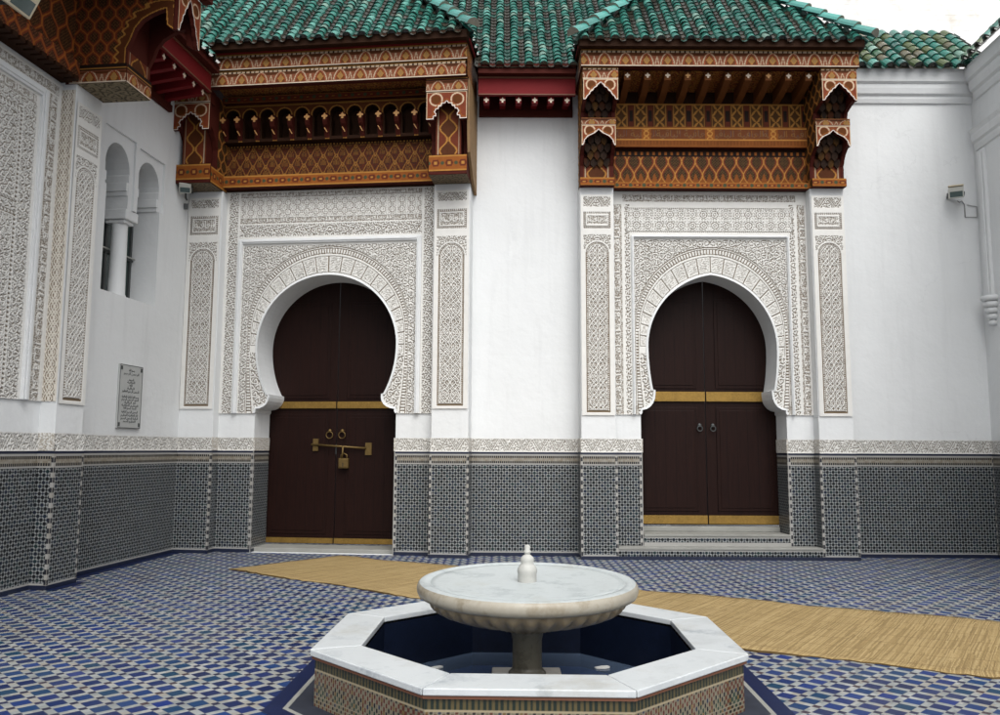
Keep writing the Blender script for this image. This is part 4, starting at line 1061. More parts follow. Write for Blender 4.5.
# ------------------------------------------------------------------ left canopy
def canopy_arcade(label, loc, rz):
    c = thing('cedar_canopy', label, 'canopy', loc, rz, 'cedar canopies over the portals')
    P0, P1 = 1.66, 2.215; z0 = 5.51; FB, FM, FT = 6.865, 7.10, 7.335; FY = -.66; BY = -.42
    mb = MB(); mb.box(-P1 - .03, P1 + .03, FY, FY + .13, FM, FT); mb.box(-P1 - .01, P1 + .01, FY + .03, FY + .14, FB, FM - .002); mb.box(-P1 - .03, -P1 + .1, FY + .13, .36, FM, FT); mb.box(P1 - .1, P1 + .03, FY + .13, .36, FB, FT)
    fb = mb.build('fascia', 'redwood', c)
    paint('painted_face', -P1 - .03, P1 + .03, FM, FT, lambda U, V: p_fascia(U, V - FM, FT - FM), fb, FY - .004)
    paint('painted_face', -P1 - .01, P1 + .01, FB, FM, lambda U, V: p_fascia(U + .08, V - FB, FM - FB), fb, FY + .026)
    paint('painted_face', FY, .36, FB, FT, lambda U, V: p_dim(U, V), fb, xf=side_p(P1 + .034), res=.012)
    MB().box(-P1 - .08, P1 + .08, FY - .05, .3, FT + .002, FT + .035).build('eave_board', 'red', c)
    for s in (-1, 1):
        x0, x1 = sorted((s * P0, s * P1)); xc = (x0 + x1) / 2; hw = (x1 - x0) / 2
        prof = [(.15, z0 + .12), (-.3, z0 - .0), (BY, z0), (BY, z0 + .26), (BY + .02, z0 + .27), (BY + .02, 6.05), (BY - .06, 6.20), (BY - .12, 6.22), (BY - .12, FB), (.15, FB)]
        br = MB()
        br.prism_x([(.15, z0 - .03), (BY, z0 - .03), (BY, z0 + .26), (BY + .03, z0 + .27), (BY + .03, FB), (.15, FB)][::-1], x0 + .09, x1 - .09)
        br.prism_x([(.15, z0 - .028), (BY - .002, z0 - .028), (BY - .002, z0 + .258), (.15, z0 + .258)][::-1], x0, x0 + .089); br.prism_x([(.15, z0 - .028), (BY - .002, z0 - .028), (BY - .002, z0 + .258), (.15, z0 + .258)][::-1], x1 - .089, x1)
        for xa, xb in ((x0, x0 + .08), (x1 - .08, x1)):
            br.prism_x([(.15, z0 + .26), (BY + .2, z0 + .26), (BY + .2, 6.05), (BY + .14, 6.17), (BY + .06, 6.27), (BY - .05, 6.35), (BY - .05, FB), (.15, FB)][::-1], xa, xb)
        b = br.build('bracket', 'redwood', c)
        paint('painted_block', x0, x1, z0 + .02, z0 + .255, lambda U, V: p_band(U - x0, V - z0 - .02, .235), b, BY - .006)
        paint('painted_block', x0 + .095, x1 - .095, z0 + .275, 6.6, lambda U, V: p_ogee_shaft(U - xc, V - z0 - .33, hw - .095, 1), b, BY + .026)
        hood('scalloped_hood', b, x0 - .02, x1 + .02, BY - .14, 6.25, 6.66, 'trefoil')
        MB().box(x0 - .025, x1 + .025, BY - .15, BY + .02, 6.665, FB - .002).build('hood_band', 'redwood', b)
        paint('painted_block', x0 - .025, x1 + .025, 6.665, FB - .004, lambda U, V: p_fascia(U - x0, V - 6.665, FB - 6.665, False), b, BY - .154)
        inner = x1 if s < 0 else x0
        q = paint('painted_cheek', BY + .20, .12, z0 - .02, 6.86, lambda U, V: p_lattice(U, V, .2, .30), b, xf=side_p(inner + .004) if s < 0 else side_m(inner - .004), res=.010)
        q2 = paint('painted_band', BY, .12, z0 - .02, z0 + .22, lambda U, V: p_band(U, V - z0 + .02, .24), b, xf=side_p(inner + .009) if s < 0 else side_m(inner - .009), res=.009)
        if s > 0: flip(q); flip(q2)
        flip(grid('painted_underside', x0, x1, BY, .15, lambda U, V: (0 * U, pick(U.shape, np.array((.11, .085, .055))) * (0.6 + .8 * scroll(U, V, .14, .06)[..., None])), 'cedar', b, lambda u, v, h: (u, v, z0 - .034), .010))
        if s > 0:        # weathered outer cheek board, tapering to a point at the wall
            MB().prism_x([(.3, 5.38), (.10, z0 - .08), (-.06, z0 - .0), (BY + .03, z0 + .3), (BY - .05, 6.3), (BY - .1, FB), (.3, FB)][::-1], x1 + .005, x1 + .045).build('cheek_board', 'oldwood', b)
    MB().box(-P0, P0, .13, .40, z0, 7.15).build('back_board', 'darkwood', c)
    MB().box(-P0, P0, .0, .128, z0 + .02, z0 + .20).build('trim', 'redwood', c)
    paint('painted_panel', -P0, P0, z0 + .02, z0 + .20, lambda U, V: p_band(U, V - z0 - .02, .18), c, -.004)
    paint('painted_panel', -P0, P0, z0 + .205, 6.22, lambda U, V: p_lobes(U, V - z0 - .205, 6.22 - z0 - .205), c, .10)
    # arcade of little arches carried by corbels
    n = 12; sp = 2 * P0 / n; holes = []
    for k in range(n):
        xm = -P0 + sp * (k + .5); ra = sp * .36
        holes.append([(xm - ra * .8, 6.28), (xm + ra * .8, 6.28), (xm + ra * .8, 6.56)] + [(xm + ra * math.cos(a), 6.64 + ra * math.sin(a)) for a in [PI * (i - 2) / 14 for i in range(19)]] + [(xm - ra * .8, 6.56)])
    mb = MB(); mb.plate([(-P0, 6.23), (P0, 6.23), (P0, 6.82), (-P0, 6.82)], holes, -.04, .10, 0); ar = mb.build('arcade', 'darkwood', c)
    def fa(U, V):
        C = pick(U.shape, BR * .7); x = (np.mod((U + P0) / sp, 1) - .5) * sp; r = np.hypot(x, np.maximum(V - 6.64, -.0))
        C = over(C, np.abs(r - sp * .42) < .010, GOLD * .8); C = over(C, (V > 6.785), GOLD * .6); C = over(C, (np.abs(np.abs(x) - sp * .5) < .02) & (V < 6.6), GOLD * .5)
        return 0 * U, C
    def ca(U, V):
        x = (np.mod((U + P0) / sp, 1) - .5) * sp; return (np.hypot(x, np.maximum(V - 6.64, 0)) < sp * .362)
    grid('painted_face', -P0, P0, 6.23, 6.82, fa, 'cedar', ar, front(-.045), .009, cut=ca)
    paint('painted_panel', -P0, P0, 6.832, 6.93, lambda U, V: p_band(U, V - 6.832, .098, BRR * .8), c, -.12)
    MB().box(-P0, P0, -.116, .12, 6.832, 6.93).build('trim', 'redwood', c)
    for k in range(n + 1):
        x = -P0 + sp * k; x = min(max(x, -P0 + .05), P0 - .05)
        prof = [(-.046, 6.25), (-.10, 6.38), (-.16, 6.42), (-.19, 6.47), (-.19, 6.58), (-.046, 6.60)]
        mb = MB(); mb.prism_x(prof[::-1], x - .035, x + .035); r = mb.build('corbel', 'redwood', c)
        q = MB(); q.plate([(x + a * .11, 6.53 + b * .11) for a, b in CROSS], [], -.20, -.192, 0); q.build('painted_cross', 'goldpaint', r)
        q = MB(); q.plate([(x + a * .028, z) for a, z in ((-1, 6.38), (-.6, 6.385), (1, 6.31), (.6, 6.305))][::-1], [], -.125, -.11, 0); q.build('painted_stripe', 'goldpaint', r)
    flip(paint('painted_panel', -P0, P0, FY + .14, .1, lambda U, V: p_dim(U, V), c, xf=lambda u, v, h: (u, v, 7.03 + .14 * (v + .5) * -1), res=.014))
    MB().box(-P0, P0, FY + .14, .12, 7.06, 7.09).build('soffit', 'darkwood', c)
    hip_roof(c, -2.35, 2.30, -.86, 7.40, 2.7, hipl=False, sides=(False, True))
    return c
canopy_arcade('carved cedar canopy with an arcade of corbels and trefoil brackets over the bolted doorway', Lp(-2.22), LROT)

# ------------------------------------------------------------------ canopy of the left wall (seen from below at the photo's corner)
def canopy_side(label, loc, rz):
    c = thing('cedar_canopy', label, 'canopy', loc, rz, 'cedar canopies over the portals')
    P0, P1 = 2.59, 3.11; z0 = 5.74; BY = -.60; TOP = 7.2
    for s in (-1, 1):
        x0, x1 = sorted((s * P0, s * P1)); xc = (x0 + x1) / 2
        prof = [(.15, z0), (BY, z0), (BY, z0 + .20), (BY + .02, z0 + .22), (BY + .02, 6.14), (BY - .03, 6.24), (BY - .08, 6.38), (BY - .16, 6.48), (BY - .26, 6.54), (BY - .36, 6.58), (BY - .44, 6.60), (BY - .46, 6.40), (BY - .54, 6.34), (BY - .54, TOP), (.15, TOP)]
        br = MB(); br.prism_x(prof[::-1], x0, x0 + .06); br.prism_x(prof[::-1], x1 - .06, x1)
        br.prism_x([(.14, z0 + .002), (BY + .001, z0 + .002), (BY + .001, z0 + .199), (BY + .025, z0 + .225), (BY + .025, TOP - .05), (.14, TOP - .05)][::-1], x0 + .061, x1 - .061); b = br.build('bracket', 'redwood', c)
        arc = prof[3:13]
        def f(U, V):
            _, C = p_lattice(U, V, .17, .28, lw=.012, ground=BRR * .8, line=ORN * 1.25, fill=(.040, .018, .008)); d = np.full(U.shape, 9.)
            for (ax, az), (bx, bz) in zip(arc[:-1], arc[1:]):
                L2 = (bx - ax) ** 2 + (bz - az) ** 2 + 1e-9; t = np.clip(((U - ax) * (bx - ax) + (V - az) * (bz - az)) / L2, 0, 1)
                d = np.minimum(d, np.hypot(U - ax - t * (bx - ax), V - az - t * (bz - az)))
            wav = d + .02 * np.sin(V * 60) ; C = over(C, d < .12, BR * .7); C = over(C, np.abs(wav - .12) < .012, GOLD); C = over(C, d < .02, GOLD * 1.1)
            return 0 * U, C
        cutp = lambda U, V: ~inside_poly(prof, U, V)
        for xs in (x0, x1):
            near = xs == x0
            q = grid('painted_cheek', BY - .54, .1, z0 + .2, TOP, f, 'cedar', b, side_m(xs - .004) if near else side_p(xs + .004), .0085, cut=cutp)
            q2 = paint('painted_band', BY, .1, z0, z0 + .18, lambda U, V: p_fascia(U, V - z0, .18, False), b, xf=side_m(xs - .008) if near else side_p(xs + .008))
            q3 = paint('dark_band', BY, .1, z0 + .182, z0 + .222, lambda U, V: (0 * U, pick(U.shape, DK)), b, xf=side_m(xs - .010) if near else side_p(xs + .010), res=.03)
            if near: flip(q); flip(q2); flip(q3)
        paint('painted_block', x0, x1, z0, z0 + .18, lambda U, V: p_fascia(U - x0, V - z0, .18, False), b, BY - .006)
        paint('painted_block', x0, x1, z0 + .182, z0 + .222, lambda U, V: (0 * U, pick(U.shape, DK)), b, BY - .006, res=.03)
        paint('painted_block', x0 + .03, x1 - .03, z0 + .23, 6.13, lambda U, V: p_ogee_shaft(U - xc, V - z0 - .25, .22, 1), b, BY + .016)
        flip(grid('painted_underside', x0, x1, BY, .0, lambda U, V: (0 * U, pick(U.shape, np.array((.15, .12, .075))) * (.5 + .9 * scroll(U, V, .16, .07)[..., None])), 'cedar', b, lambda u, v, h: (u, v, z0 - .004), .010))
        hood('scalloped_hood', b, x0, x1, BY - .595, 6.34, 6.95, 'point')
    MB().box(-P0, P0, .08, .40, z0 + .02, TOP).build('back_board', 'darkwood', c)
    mb = MB(); mb.box(-P0, P0, -.02, .079, z0 + .06, z0 + .25); mb.build('trim', 'redwood', c)
    paint('painted_panel', -P0, P0, z0 + .06, z0 + .25, lambda U, V: p_lattice(U, V - z0 - .06, .2, .38, ground=BRR, line=ORN * 1.25, fill=(.05, .02, .01)), c, -.024)
    mb = MB()
    for k in range(46): mb.box(-P0 + k * .112, -P0 + k * .112 + .075, -.06, .079, z0 - .0, z0 + .05)
    mb.build('dentils', 'darkwood', c)
    paint('painted_panel', -P0, P0, z0 + .255, z0 + .30, lambda U, V: (0 * U, pick(U.shape, DK)), c, .06, res=.03)
    paint('painted_panel', -P0, P0, z0 + .30, TOP, lambda U, V: p_lattice(U, V, .27, .46, ground=BRR * .8, line=ORN * 1.25, fill=(.040, .018, .008)), c, .07)
    MB().box(-P1 - .05, P1 + .05, BY - .7, .2, TOP + .002, TOP + .05).build('soffit', 'darkwood', c)
    MB().box(-P1 - .05, P1 + .05, BY - .72, BY - .6, TOP - .25, TOP).build('fascia', 'redwood', c)
    hip_roof(c, -3.3, 3.3, BY - .85, TOP + .08, 2.6)
    return c
canopy_side('carved cedar canopy of the left wall, its bottom bracket hanging over the carved pilaster', Wp(-5.795, -.27), WROT)

# ------------------------------------------------------------------ plain red eaves
def red_eave(label, loc, rz, x0, x1, ye, ze, n, wall_y, wall_z, fh=.28, wide=(0, 0)):
    e = thing('tiled_eave', label, 'eave', loc, rz, 'green tiled eaves with red boards')
    MB().box(x0, x1, ye + .14, ye + .19, ze - .10 - fh, ze - .10).build('fascia', 'red', e)
    mb = MB(); mb.box(x0, x1, ye + .125, ye + .139, ze - .125, ze - .10); mb.box(x0, x1, ye + .125, ye + .139, ze - .10 - fh, ze - .085 - fh); mb.build('fascia_line', 'terracotta', e)
    MB().box(x0, x1, ye + .02, ye + .19, ze - .095, ze + .05).build('eave_board', 'redwood', e)
    MB().box(x0, x1, wall_y - .06, wall_y - .002, wall_z, wall_z + .1).build('wall_plate', 'redwood', e)
    MB().box(x0, x1, wall_y - .03, wall_y - .001, wall_z + .1, ze + .1).build('back_board', 'redwood', e)
    mb = MB(); mb.face([(x0, ye + .19, ze - .12), (x1, ye + .19, ze - .12), (x1, wall_y, ze - .05), (x0, wall_y, ze - .05)][::-1]); mb.build('soffit', 'redwood', e)
    for k in range(n):
        x = x0 + (x1 - x0) * (k + .5) / n; zb = ze - .11 - fh
        prof = [(wall_y, wall_z + .11), (wall_y - .12, wall_z + .13), (ye + .26, zb - .09), (ye + .2, zb - .09), (ye + .2, zb + .06), (wall_y, zb + .1)]
        rafter(e, x, .085, prof[::-1], ye + .196, zb - .045, mat='red', cs=.09)
    mb = MB(); Lg = 3.3
    roof_slope('', e, (x0 - wide[0], ye, ze), (1, 0, 0), (0, CP, SP), (0, -SP, CP), x1 - x0 + wide[0] + wide[1], Lg, lambda u, v: v > .9 or -.02 < u - wide[0] < x1 - x0 + .02, mbs=mb)
    mb.face([(x0, ye, ze - .02), (x1, ye, ze - .02), (x1, ye + .9 * CP, ze + .9 * SP - .02), (x0, ye + .9 * CP, ze + .9 * SP - .02)], 0, col=(.03, .03, .02))
    mb.face([(x0 - wide[0], ye + .9 * CP, ze + .9 * SP - .02), (x1 + wide[1], ye + .9 * CP, ze + .9 * SP - .02), (x1 + wide[1], ye + Lg * CP, ze + Lg * SP - .02), (x0 - wide[0], ye + Lg * CP, ze + Lg * SP - .02)], 0, col=(.03, .03, .02))
    mb.build('tile_roof', 'glaze', e, attr=True, weld=False)
    return e
red_eave('short green tiled eave with plain red board above the narrow white wall', (0, 12.08, 0), 0, -.34, 1.10, -.66, 7.13, 6, 0, 6.62, wide=(2.14, 2.14))
red_eave('short red boarded eave along the left wall above the twin window', tuple(LW0), WROT, -2.62, -.72, -.78, 7.12, 7, 0, 6.46)

# low mossy roof in the right corner
lr = thing('tile_roof', 'low mossy green tiled roof above the blank wall at the right', 'roof', (0, 12.08, 0), 0)
p_ = math.radians(45); mb = MB()
roof_slope('', lr, (4.95, -.25, 7.33), (1, 0, 0), (0, math.cos(p_), math.sin(p_)), (0, -math.sin(p_), math.cos(p_)), 2.62, 1.45, mossy=.4, exp=.2, r=.078, mbs=mb)
mb.face([(4.9, -.2, 7.37), (7.6, -.2, 7.37), (7.6, .82, 8.34), (4.9, .82, 8.34)], 0, col=(.03, .03, .02)); mb.build('tile_field', 'glaze', lr, attr=True, weld=False)
MB().box(4.9, 7.6, .82, 1.0, 7.2, 8.40).build('ridge_mortar', 'grime', lr)
lr = thing('tile_roof', 'narrow mossy tile edge along the top of the right side wall', 'roof', (RX, 12.08, 0), RROT); mb = MB()
roof_slope('', lr, (.1, -.25, 7.38), (1, 0, 0), (0, math.cos(p_), math.sin(p_)), (0, -math.sin(p_), math.cos(p_)), 5.5, .9, mossy=.5, exp=.2, r=.078, mbs=mb); mb.build('tile_field', 'glaze', lr, attr=True, weld=False)

# ------------------------------------------------------------------ ground
FC = Vector((.19, 5.62, 0)); FA = math.radians(-1.5); AP = 1.32
def octo(ap, z=0, rot=FA):
    R = ap / math.cos(PI / 8); return [(FC.x + R * math.cos(rot + PI / 8 + k * PI / 4), FC.y + R * math.sin(rot + PI / 8 + k * PI / 4), z) for k in range(8)]
def ring_sheet(mb, a0, a1, z, mi=0):
    A, B = octo(a0, z), octo(a1, z)
    for k in range(8): mb.face([A[k], B[k], B[(k + 1) % 8], A[(k + 1) % 8]], mi)
mb = MB(); A = octo(1.2); FAR = [(60 * math.cos(FA + PI / 8 + k * PI / 4) + FC.x, 60 * math.sin(FA + PI / 8 + k * PI / 4) + FC.y, 0) for k in range(8)]
for k in range(8): mb.face([A[k], FAR[k], FAR[(k + 1) % 8], A[(k + 1) % 8]])
fl = mb.build('floor', 'floor'); fl['kind'] = 'structure'
mb = MB(); ring_sheet(mb, 1.27, 1.43, .004); o = mb.build('gutter_paving', 'gutter'); o['kind'] = 'structure'
mb = MB(); ring_sheet(mb, 1.43, 1.46, .006); o = mb.build('stone_edging_paving', 'stonegrey'); o['kind'] = 'structure'
mb = MB(); ring_sheet(mb, 1.46, 1.57, .005); o = mb.build('border_paving', 'blueline'); o['kind'] = 'structure'
mb = MB()
for A_, B_ in ((Wp(-2.7, -.02), Wp(-2.7, -.12)),):
    q = [Wp(-2.66, -.02, .004), Wp(-2.66, -.14, .004), Wp(-.02, -.14, .004), Wp(-.02, -.02, .004)]; mb.face(q)
    q = [Wp(-3.22, -.29, .004), Wp(-3.22, -.40, .004), Wp(-2.67, -.40, .004), Wp(-2.67, -.29, .004)]; mb.face(q)
o = mb.build('wall_border_paving', 'blueline'); o['kind'] = 'structure'

# ------------------------------------------------------------------ fountain
f = thing('fountain', 'octagonal mosaic fountain with a fluted white marble bowl on a short shaft', 'fountain', tuple(FC))
def loc8(ap, z): return [Vector(p) - FC for p in octo(ap, z)]
HR = .335
PAL = np.array([(.15, .135, .09), (.010, .010, .011), (.085, .025, .014), (.016, .038, .026), (.13, .085, .03), (.016, .024, .05)])
def basin_fn(U, V):
    c = .022; a = U / c; b = V / c; ia, ib = np.floor(a), np.floor(b); la, lb = np.abs(a - ia - .5), np.abs(b - ib - .5)
    P = 8; ga, gb = np.mod(ia, P), np.mod(ib, P); q = np.maximum(np.abs(ga - 3.5), np.abs(gb - 3.5)); s = np.abs(ga - 3.5) + np.abs(gb - 3.5)
    k = np.zeros(U.shape, int); k = np.where(np.mod(ia + ib, 2) < 1, 1, 0)
    k = np.where((k == 1) & (s < 3), 3, k); k = np.where((k == 1) & (q > 2.8), 2, k); k = np.where((k == 0) & (np.mod(ia * 3 + ib * 5, 11) < 2), 4, k); k = np.where((k == 1) & (np.mod(ia * 5 + ib * 3, 7) < 1), 5, k)
    C = PAL[k]; C = C * RNG.uniform(.75, 1.15, U.shape)[..., None]
    g = (np.maximum(la, lb) > .44); C[g] = (.22, .19, .14)
    top = V > HR - .05 - .075
    C[top] = (.09, .07, .03); w = top & (np.mod(U / .03, 1) < .5) & (V < HR - .06); C[w] = (.012, .02, .014); C[top & (V < HR - .115)] = (.30, .25, .16); C[(V > HR - .06)] = (.10, .05, .03)
    return 0 * U, C
O1, I1 = loc8(AP - .03, 0), loc8(1.03, 0); side = (O1[1] - O1[0]).length
mb = MB(); B0 = loc8(1.03, HR - .05); B1 = loc8(1.03, -.5)
for k in range(8): mb.face([B1[k], B0[k], B0[(k + 1) % 8], B1[(k + 1) % 8]])
inner = mb.build('basin_lining', 'pooltile', f)
mb = MB(); mb.face(loc8(1.03, -.42)); mb.build('basin_floor', 'poolfloor', f)
for k in range(8):
    a, b = O1[k], O1[(k + 1) % 8]; d = (b - a).normalized(); n = Vector((d.y, -d.x, 0))
    grid('basin_side', 0, side, 0, HR - .05, basin_fn, 'mosaic', f, (lambda u, v, h, a=a, d=d: (a.x + d.x * u, a.y + d.y * u, v)), .0055)
T0, T1 = loc8(AP, HR), loc8(1.03, HR)
for k in range(8):
    k2 = (k + 1) % 8; g = .0025
    a, b, c_, d_ = T0[k], T0[k2], T1[k2], T1[k]; t = (b - a).normalized() * g; th = Vector((0, 0, .038))
    q = [a + t, b - t, c_ - t, d_ + t]; mb = MB()
    mb.face(q); mb.face([p - th for p in reversed(q)])
    for i in range(4): mb.face([q[i] - th, q[(i + 1) % 4] - th, q[(i + 1) % 4], q[i]])
    mb.build('coping_slab', 'marble', f, bevel=.006)
mb = MB(); A, B, C_, D_ = loc8(AP - .012, HR - .039), loc8(AP - .012, HR - .056), loc8(1.03, HR - .039), loc8(AP - .03, HR - .056)
for k in range(8): k2 = (k + 1) % 8; mb.face([B[k], B[k2], A[k2], A[k]]); mb.face([D_[k], D_[k2], B[k2], B[k]])
mb.build('terracotta_line', 'terracotta', f)
# bowl
mb = MB(); zt = .672
mb.lathe([(.722, zt - .007), (.734, zt - .02), (.740, zt - .04), (.738, zt - .062), (.728, zt - .085), (.70, zt - .100), (.668, zt - .103)][::-1], n=96)
mb.build('bowl_rim', 'rimstone', f)
mb = MB(); mb.lathe([(0, zt - .014), (.60, zt - .010), (.645, zt - .008), (.650, zt - .018), (.658, zt - .004), (.70, zt), (.722, zt - .007)][::-1], n=96)
bowl = mb.build('bowl_top', 'wetmarble', f)
NF = 38; prof = []
for k in range(17):
    t = k / 16; r = .66 * math.cos(t * PI / 2 * .78) ** .62 if t < 1 else .2; prof.append((max(.15, .66 - .44 * t ** 1.9), zt - .103 - .18 * t ** .8 - (.02 if t > .98 else 0)))
mb = MB(); mb.lathe(prof[::-1] , n=240, mod=lambda a, i: 1 + .085 * (abs(math.sin(NF * a / 2)) - .6) * min(1, (16 - i) / 5 if i > 11 else 1) * (1 if i < 15 else 0)); mb.lathe([(0, prof[-1][1]), (prof[-1][0], prof[-1][1])], n=48)
mb.build('fluted_bowl', 'flute', f)
mb = MB(); mb.lathe([(.125, .046), (.125, .075), (.115, .085), (.10, .10), (.098, .12), (.098, .28), (.115, .36), (.16, .42)], n=32); mb.build('shaft', 'shaft', f)
mb = MB(); mb.box(-.235, .235, -.235, .235, -.40, .045); mb.build('plinth', 'oldmarble', f, bevel=.008)
mb = MB(); mb.lathe([(0, .905), (.014, .903), (.02, .892), (.017, .87), (.026, .862), (.026, .852), (.016, .845), (.022, .838), (.030, .832), (.044, .818), (.046, .80), (.041, .782), (.050, .772), (.064, .75), (.067, .73), (.063, .715), (.063, zt - .014)][::-1], n=28)
mb.build('spout', 'spoutstone', f)
for o in f.children:
    if o.name.split('.')[0] in ('bowl_rim', 'bowl_top', 'fluted_bowl'): o.rotation_euler = (.026, 0, 0); o.location = (0, .017, .004)
mb = MB(); mb.face(octo(1.028, -.05)); o = mb.build('water', 'water'); o['kind'] = 'structure'
for x, y, a, lab in ((-.46, 6.17, .5, 'small thin white fleck on the water left of the shaft'), (.76, 6.2, .2, 'small thin white fleck on the water right of the shaft')):
    mb = MB(); c_, s_ = math.cos(a), math.sin(a)
    pts = [(-.05, -.02), (.01, -.032), (.055, -.012), (.045, .018), (0, .026), (-.055, .012)]
    top = [(px * c_ - py * s_, px * s_ + py * c_, .006 + .006 * math.sin(9 * px)) for px, py in pts]
    mb.face(top); mb.face([(p[0], p[1], -.004) for p in reversed(top)])
    for i in range(6): p, q = top[i], top[(i + 1) % 6]; mb.face([(p[0], p[1], -.004), (q[0], q[1], -.004), q, p])
    o = mb.build('white_fleck', 'fleck'); o.location = (x, y, -.044); tag(o, lab, 'scrap', 'white flecks in the basin')  # thin white piece laid at water level

# ------------------------------------------------------------------ straw mat: one long runner crossing behind the fountain
up_ = [(-2.29, 11.95), (-.94, 11.20), (.6, 10.05), (1.56, 9.25), (3.0, 8.42), (4.56, 7.62), (6.6, 6.62)]
lo_ = [(-3.44, 10.58), (-2.1, 9.64), (-.76, 8.60), (.6, 7.52), (1.88, 6.55), (3.44, 5.78), (5.4, 4.80)]
def resamp(p, n):
    p = np.array(p); s = np.concatenate([[0], np.cumsum(np.hypot(*np.diff(p, axis=0).T))]); t = np.linspace(0, s[-1], n)
    k = np.stack([np.interp(t, s, p[:, 0]), np.interp(t, s, p[:, 1])], 1)
    for _ in range(12): k[1:-1] = .25 * k[:-2] + .5 * k[1:-1] + .25 * k[2:]
    return k, s[-1]
n = 160; Ua, Lu = resamp(up_, n); La, _ = resamp(lo_, n); m = 22; mb = MB(); P = {}
for i in range(n):
    je = .012 * math.sin(i * 1.7) + .010 * math.sin(i * 4.1) + .03 * math.sin(i * .23 + 1)
    for j in range(m):
        t = j / (m - 1); p = La[i] * (1 - t) + Ua[i] * t; s = i / (n - 1) * Lu
        if j in (0, m - 1): p = p + np.array((0, je))
        z = .012 + .004 * math.sin(s * 3.1 + t * 2) + .003 * math.sin(s * 7.7 + 5 * t) + ((.05 if i > 90 else .004) * max(0, math.sin(s * 1.3 + 1)) ** 2 * (1 - min(1, t * 6)) )
        P[i, j] = ((p[0], p[1], z), (s, t * 1.8))
for i in range(n - 1):
    for j in range(m - 1):
        q = [P[i, j], P[i + 1, j], P[i + 1, j + 1], P[i, j + 1]]; mb.face([a[0] for a in q], 0, [a[1] for a in q], smooth=True)
    for j in (0, m - 1):
        a, b = P[i, j][0], P[i + 1, j][0]; q = [(a[0], a[1], .001), (b[0], b[1], .001), b, a]; mb.face(q if j == 0 else q[::-1], 1)
for i in (0, n - 1):
    for j in range(m - 1):
        a, b = P[i, j][0], P[i, j + 1][0]; q = [(a[0], a[1], .001), (b[0], b[1], .001), b, a]; mb.face(q if i else q[::-1], 1)
o = mb.build('straw_mat', ['straw', 'strawshade'])
tag(o, 'long straw-coloured mat rolled out diagonally across the floor behind the fountain', 'mat')

# ------------------------------------------------------------------ small things on the walls
pq = thing('plaque', 'tall grey marble plaque with engraved Arabic lines below the twin window', 'plaque', tuple(Wp(-1.36, 0, 0)), WROT)
MB().box(-.27, .27, -.03, -.001, 1.795, 2.64).build('slab', 'plaque_stone', pq, bevel=.004)
mb = MB(); 
for a, b in ((-.27, -.262), (.262, .27)): mb.box(a, b, -.033, -.0305, 1.80, 2.635)
for a, b in ((1.796, 1.804), (2.63, 2.638)): mb.box(-.26, .26, -.033, -.0305, a, b)
for sx in (-1, 1):
    for z in (1.845, 2.59): mb.box(sx * .235 - .018, sx * .235 + .018, -.035, -.0305, z - .025, z + .025)
mb.build('engraved_border', 'darkmetal', pq)
W1 = ['\uFEEA\uFEE0\uFEDF\uFE8D \uFEE2\uFEB4\uFE91', '\uFEE2\uFEF4\uFEA3\uFEAE\uFEDF\uFE8D \uFEE6\uFEE4\uFEA3\uFEAE\uFEDF\uFE8D', '\uFEAA\uFEE4\uFEA4\uFEDF\uFE8D', AF[::-1], BQ[::-1], '\uFEEA\uFEE0\uFEDF', '\uFEE2\uFEF4\uFEC8\uFECC\uFEDF\uFE8D']
rows = [(2.555, .14, [0]), (2.51, .36, [1]), (2.43, .12, [2]), (2.395, .26, [3]), (2.355, .10, [5]), (2.315, .3, [4]), (2.275, .40, [6, 1]), (2.20, .40, [3, 4, 0]), (2.165, .40, [1, 2]), (2.125, .28, [4, 5]), (2.085, .40, [3, 6]), (2.05, .30, [0, 2]), (2.0, .38, [4, 1]), (1.955, .40, [6, 3, 5]), (1.915, .40, [1, 4]), (1.875, .30, [2, 6])]
for z, wd_, ks in rows:
    c = bpy.data.curves.new('engraved_line', 'FONT'); c.body = ' '.join(W1[k] for k in ks); c.align_x = 'CENTER'; c.extrude = .0008; c.size = .045
    tmp = bpy.data.objects.new('engraved_line', c); COL.objects.link(tmp)
    me = bpy.data.meshes.new_from_object(tmp.evaluated_get(bpy.context.evaluated_depsgraph_get()))
    bpy.data.objects.remove(tmp)
    w_ = max(v.co.x for v in me.vertices) - min(v.co.x for v in me.vertices); k_ = min(1.6, wd_ / w_)
    me.transform(Matrix.Scale(k_, 4, (1, 0, 0))); me.materials.clear()
    o = link_mesh('engraved_line', me, 'darkmetal', pq); o.rotation_euler = (PI / 2, 0, 0); o.location = (0, -.0318, z)

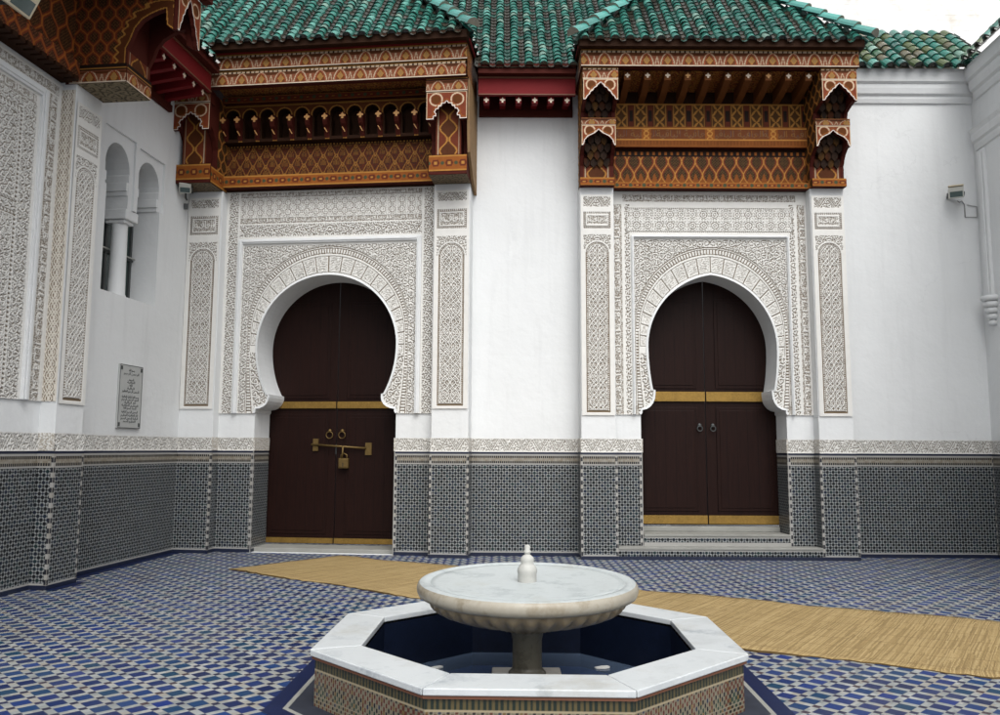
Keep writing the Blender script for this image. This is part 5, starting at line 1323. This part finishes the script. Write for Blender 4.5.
def flood(name, label, loc, rz, w, h, d, tilt, mat, cable=False):
    t = thing(name, label, 'lamp', loc, rz)
    mb = MB(); mb.prism_x([(-d, -h * .5), (-d - .02, -h * .5), (-d - .05, h * .42), (-d - .03, h * .5), (0, h * .30), (0, -h * .30)][::-1], -w / 2, w / 2)
    hd = mb.build('housing', mat, t, bevel=.006)
    mb = MB(); mb.face([(-w * .42, -d - .0235, -h * .42), (w * .42, -d - .0235, -h * .42), (w * .42, -d - .0475, h * .36), (-w * .42, -d - .0475, h * .36)]); mb.build('front_glass', 'glass', hd)
    mb = MB(); mb.box(-w / 2 - .018, -w / 2 - .004, -d * .6, d * .9, -.02, .02); mb.box(w / 2 + .004, w / 2 + .018, -d * .6, d * .9, -.02, .02); mb.box(-w / 2 - .018, w / 2 + .018, d * .9, d * .9 + .014, -.02, .02); br = mb.build('yoke', 'darkmetal', t)
    hd.rotation_euler = (tilt, 0, 0)
    return t
f1 = flood('floodlight', 'small grey floodlight with a dark glass front on the blank right wall', (6.86, 11.94, 5.385), math.radians(-26), .20, .17, .10, .0, 'metal')
mb = MB(); mb.box(-.10, .10, -.165, -.1, .09, .105); mb.build('visor', 'beige', f1)
cb = MB(); cb.tube([(6.93, 12.03, 5.32), (6.98, 12.06, 5.30), (7.02, 12.065, 5.33), (7.06, 12.068, 5.27), (7.06, 12.068, 5.075)], .008, 6); cb.tube([(7.06, 12.068, 5.075), (7.24, 12.068, 5.075), (7.245, 12.068, 5.24), (7.10, 12.068, 5.265)], .006, 6)
tag(cb.build('cable', 'cable'), 'thin grey cable looped on the wall beside the floodlight', 'cable')
f2 = flood('spotlight', 'pale box spotlight fixed at the corner under the bracket of the cedar canopy', tuple(Lp(-4.36, -.22, 5.47)), LROT + math.radians(25), .17, .15, .18, .3, 'metal')
mb = MB(); mb.tube([(0, .0, -.02), (.0, .10, -.12), (.02, .10, -.16)], .012, 6); mb.box(-.02, .04, .07, .12, -.30, -.22); mb.build('wall_arm', 'darkmetal', f2)
f3 = flood('floodlight', 'large beige floodlight housing at the upper left photo edge', tuple(Wp(-4.86, -.62, 5.88)), WROT, .32, .28, .20, .35, 'beige')
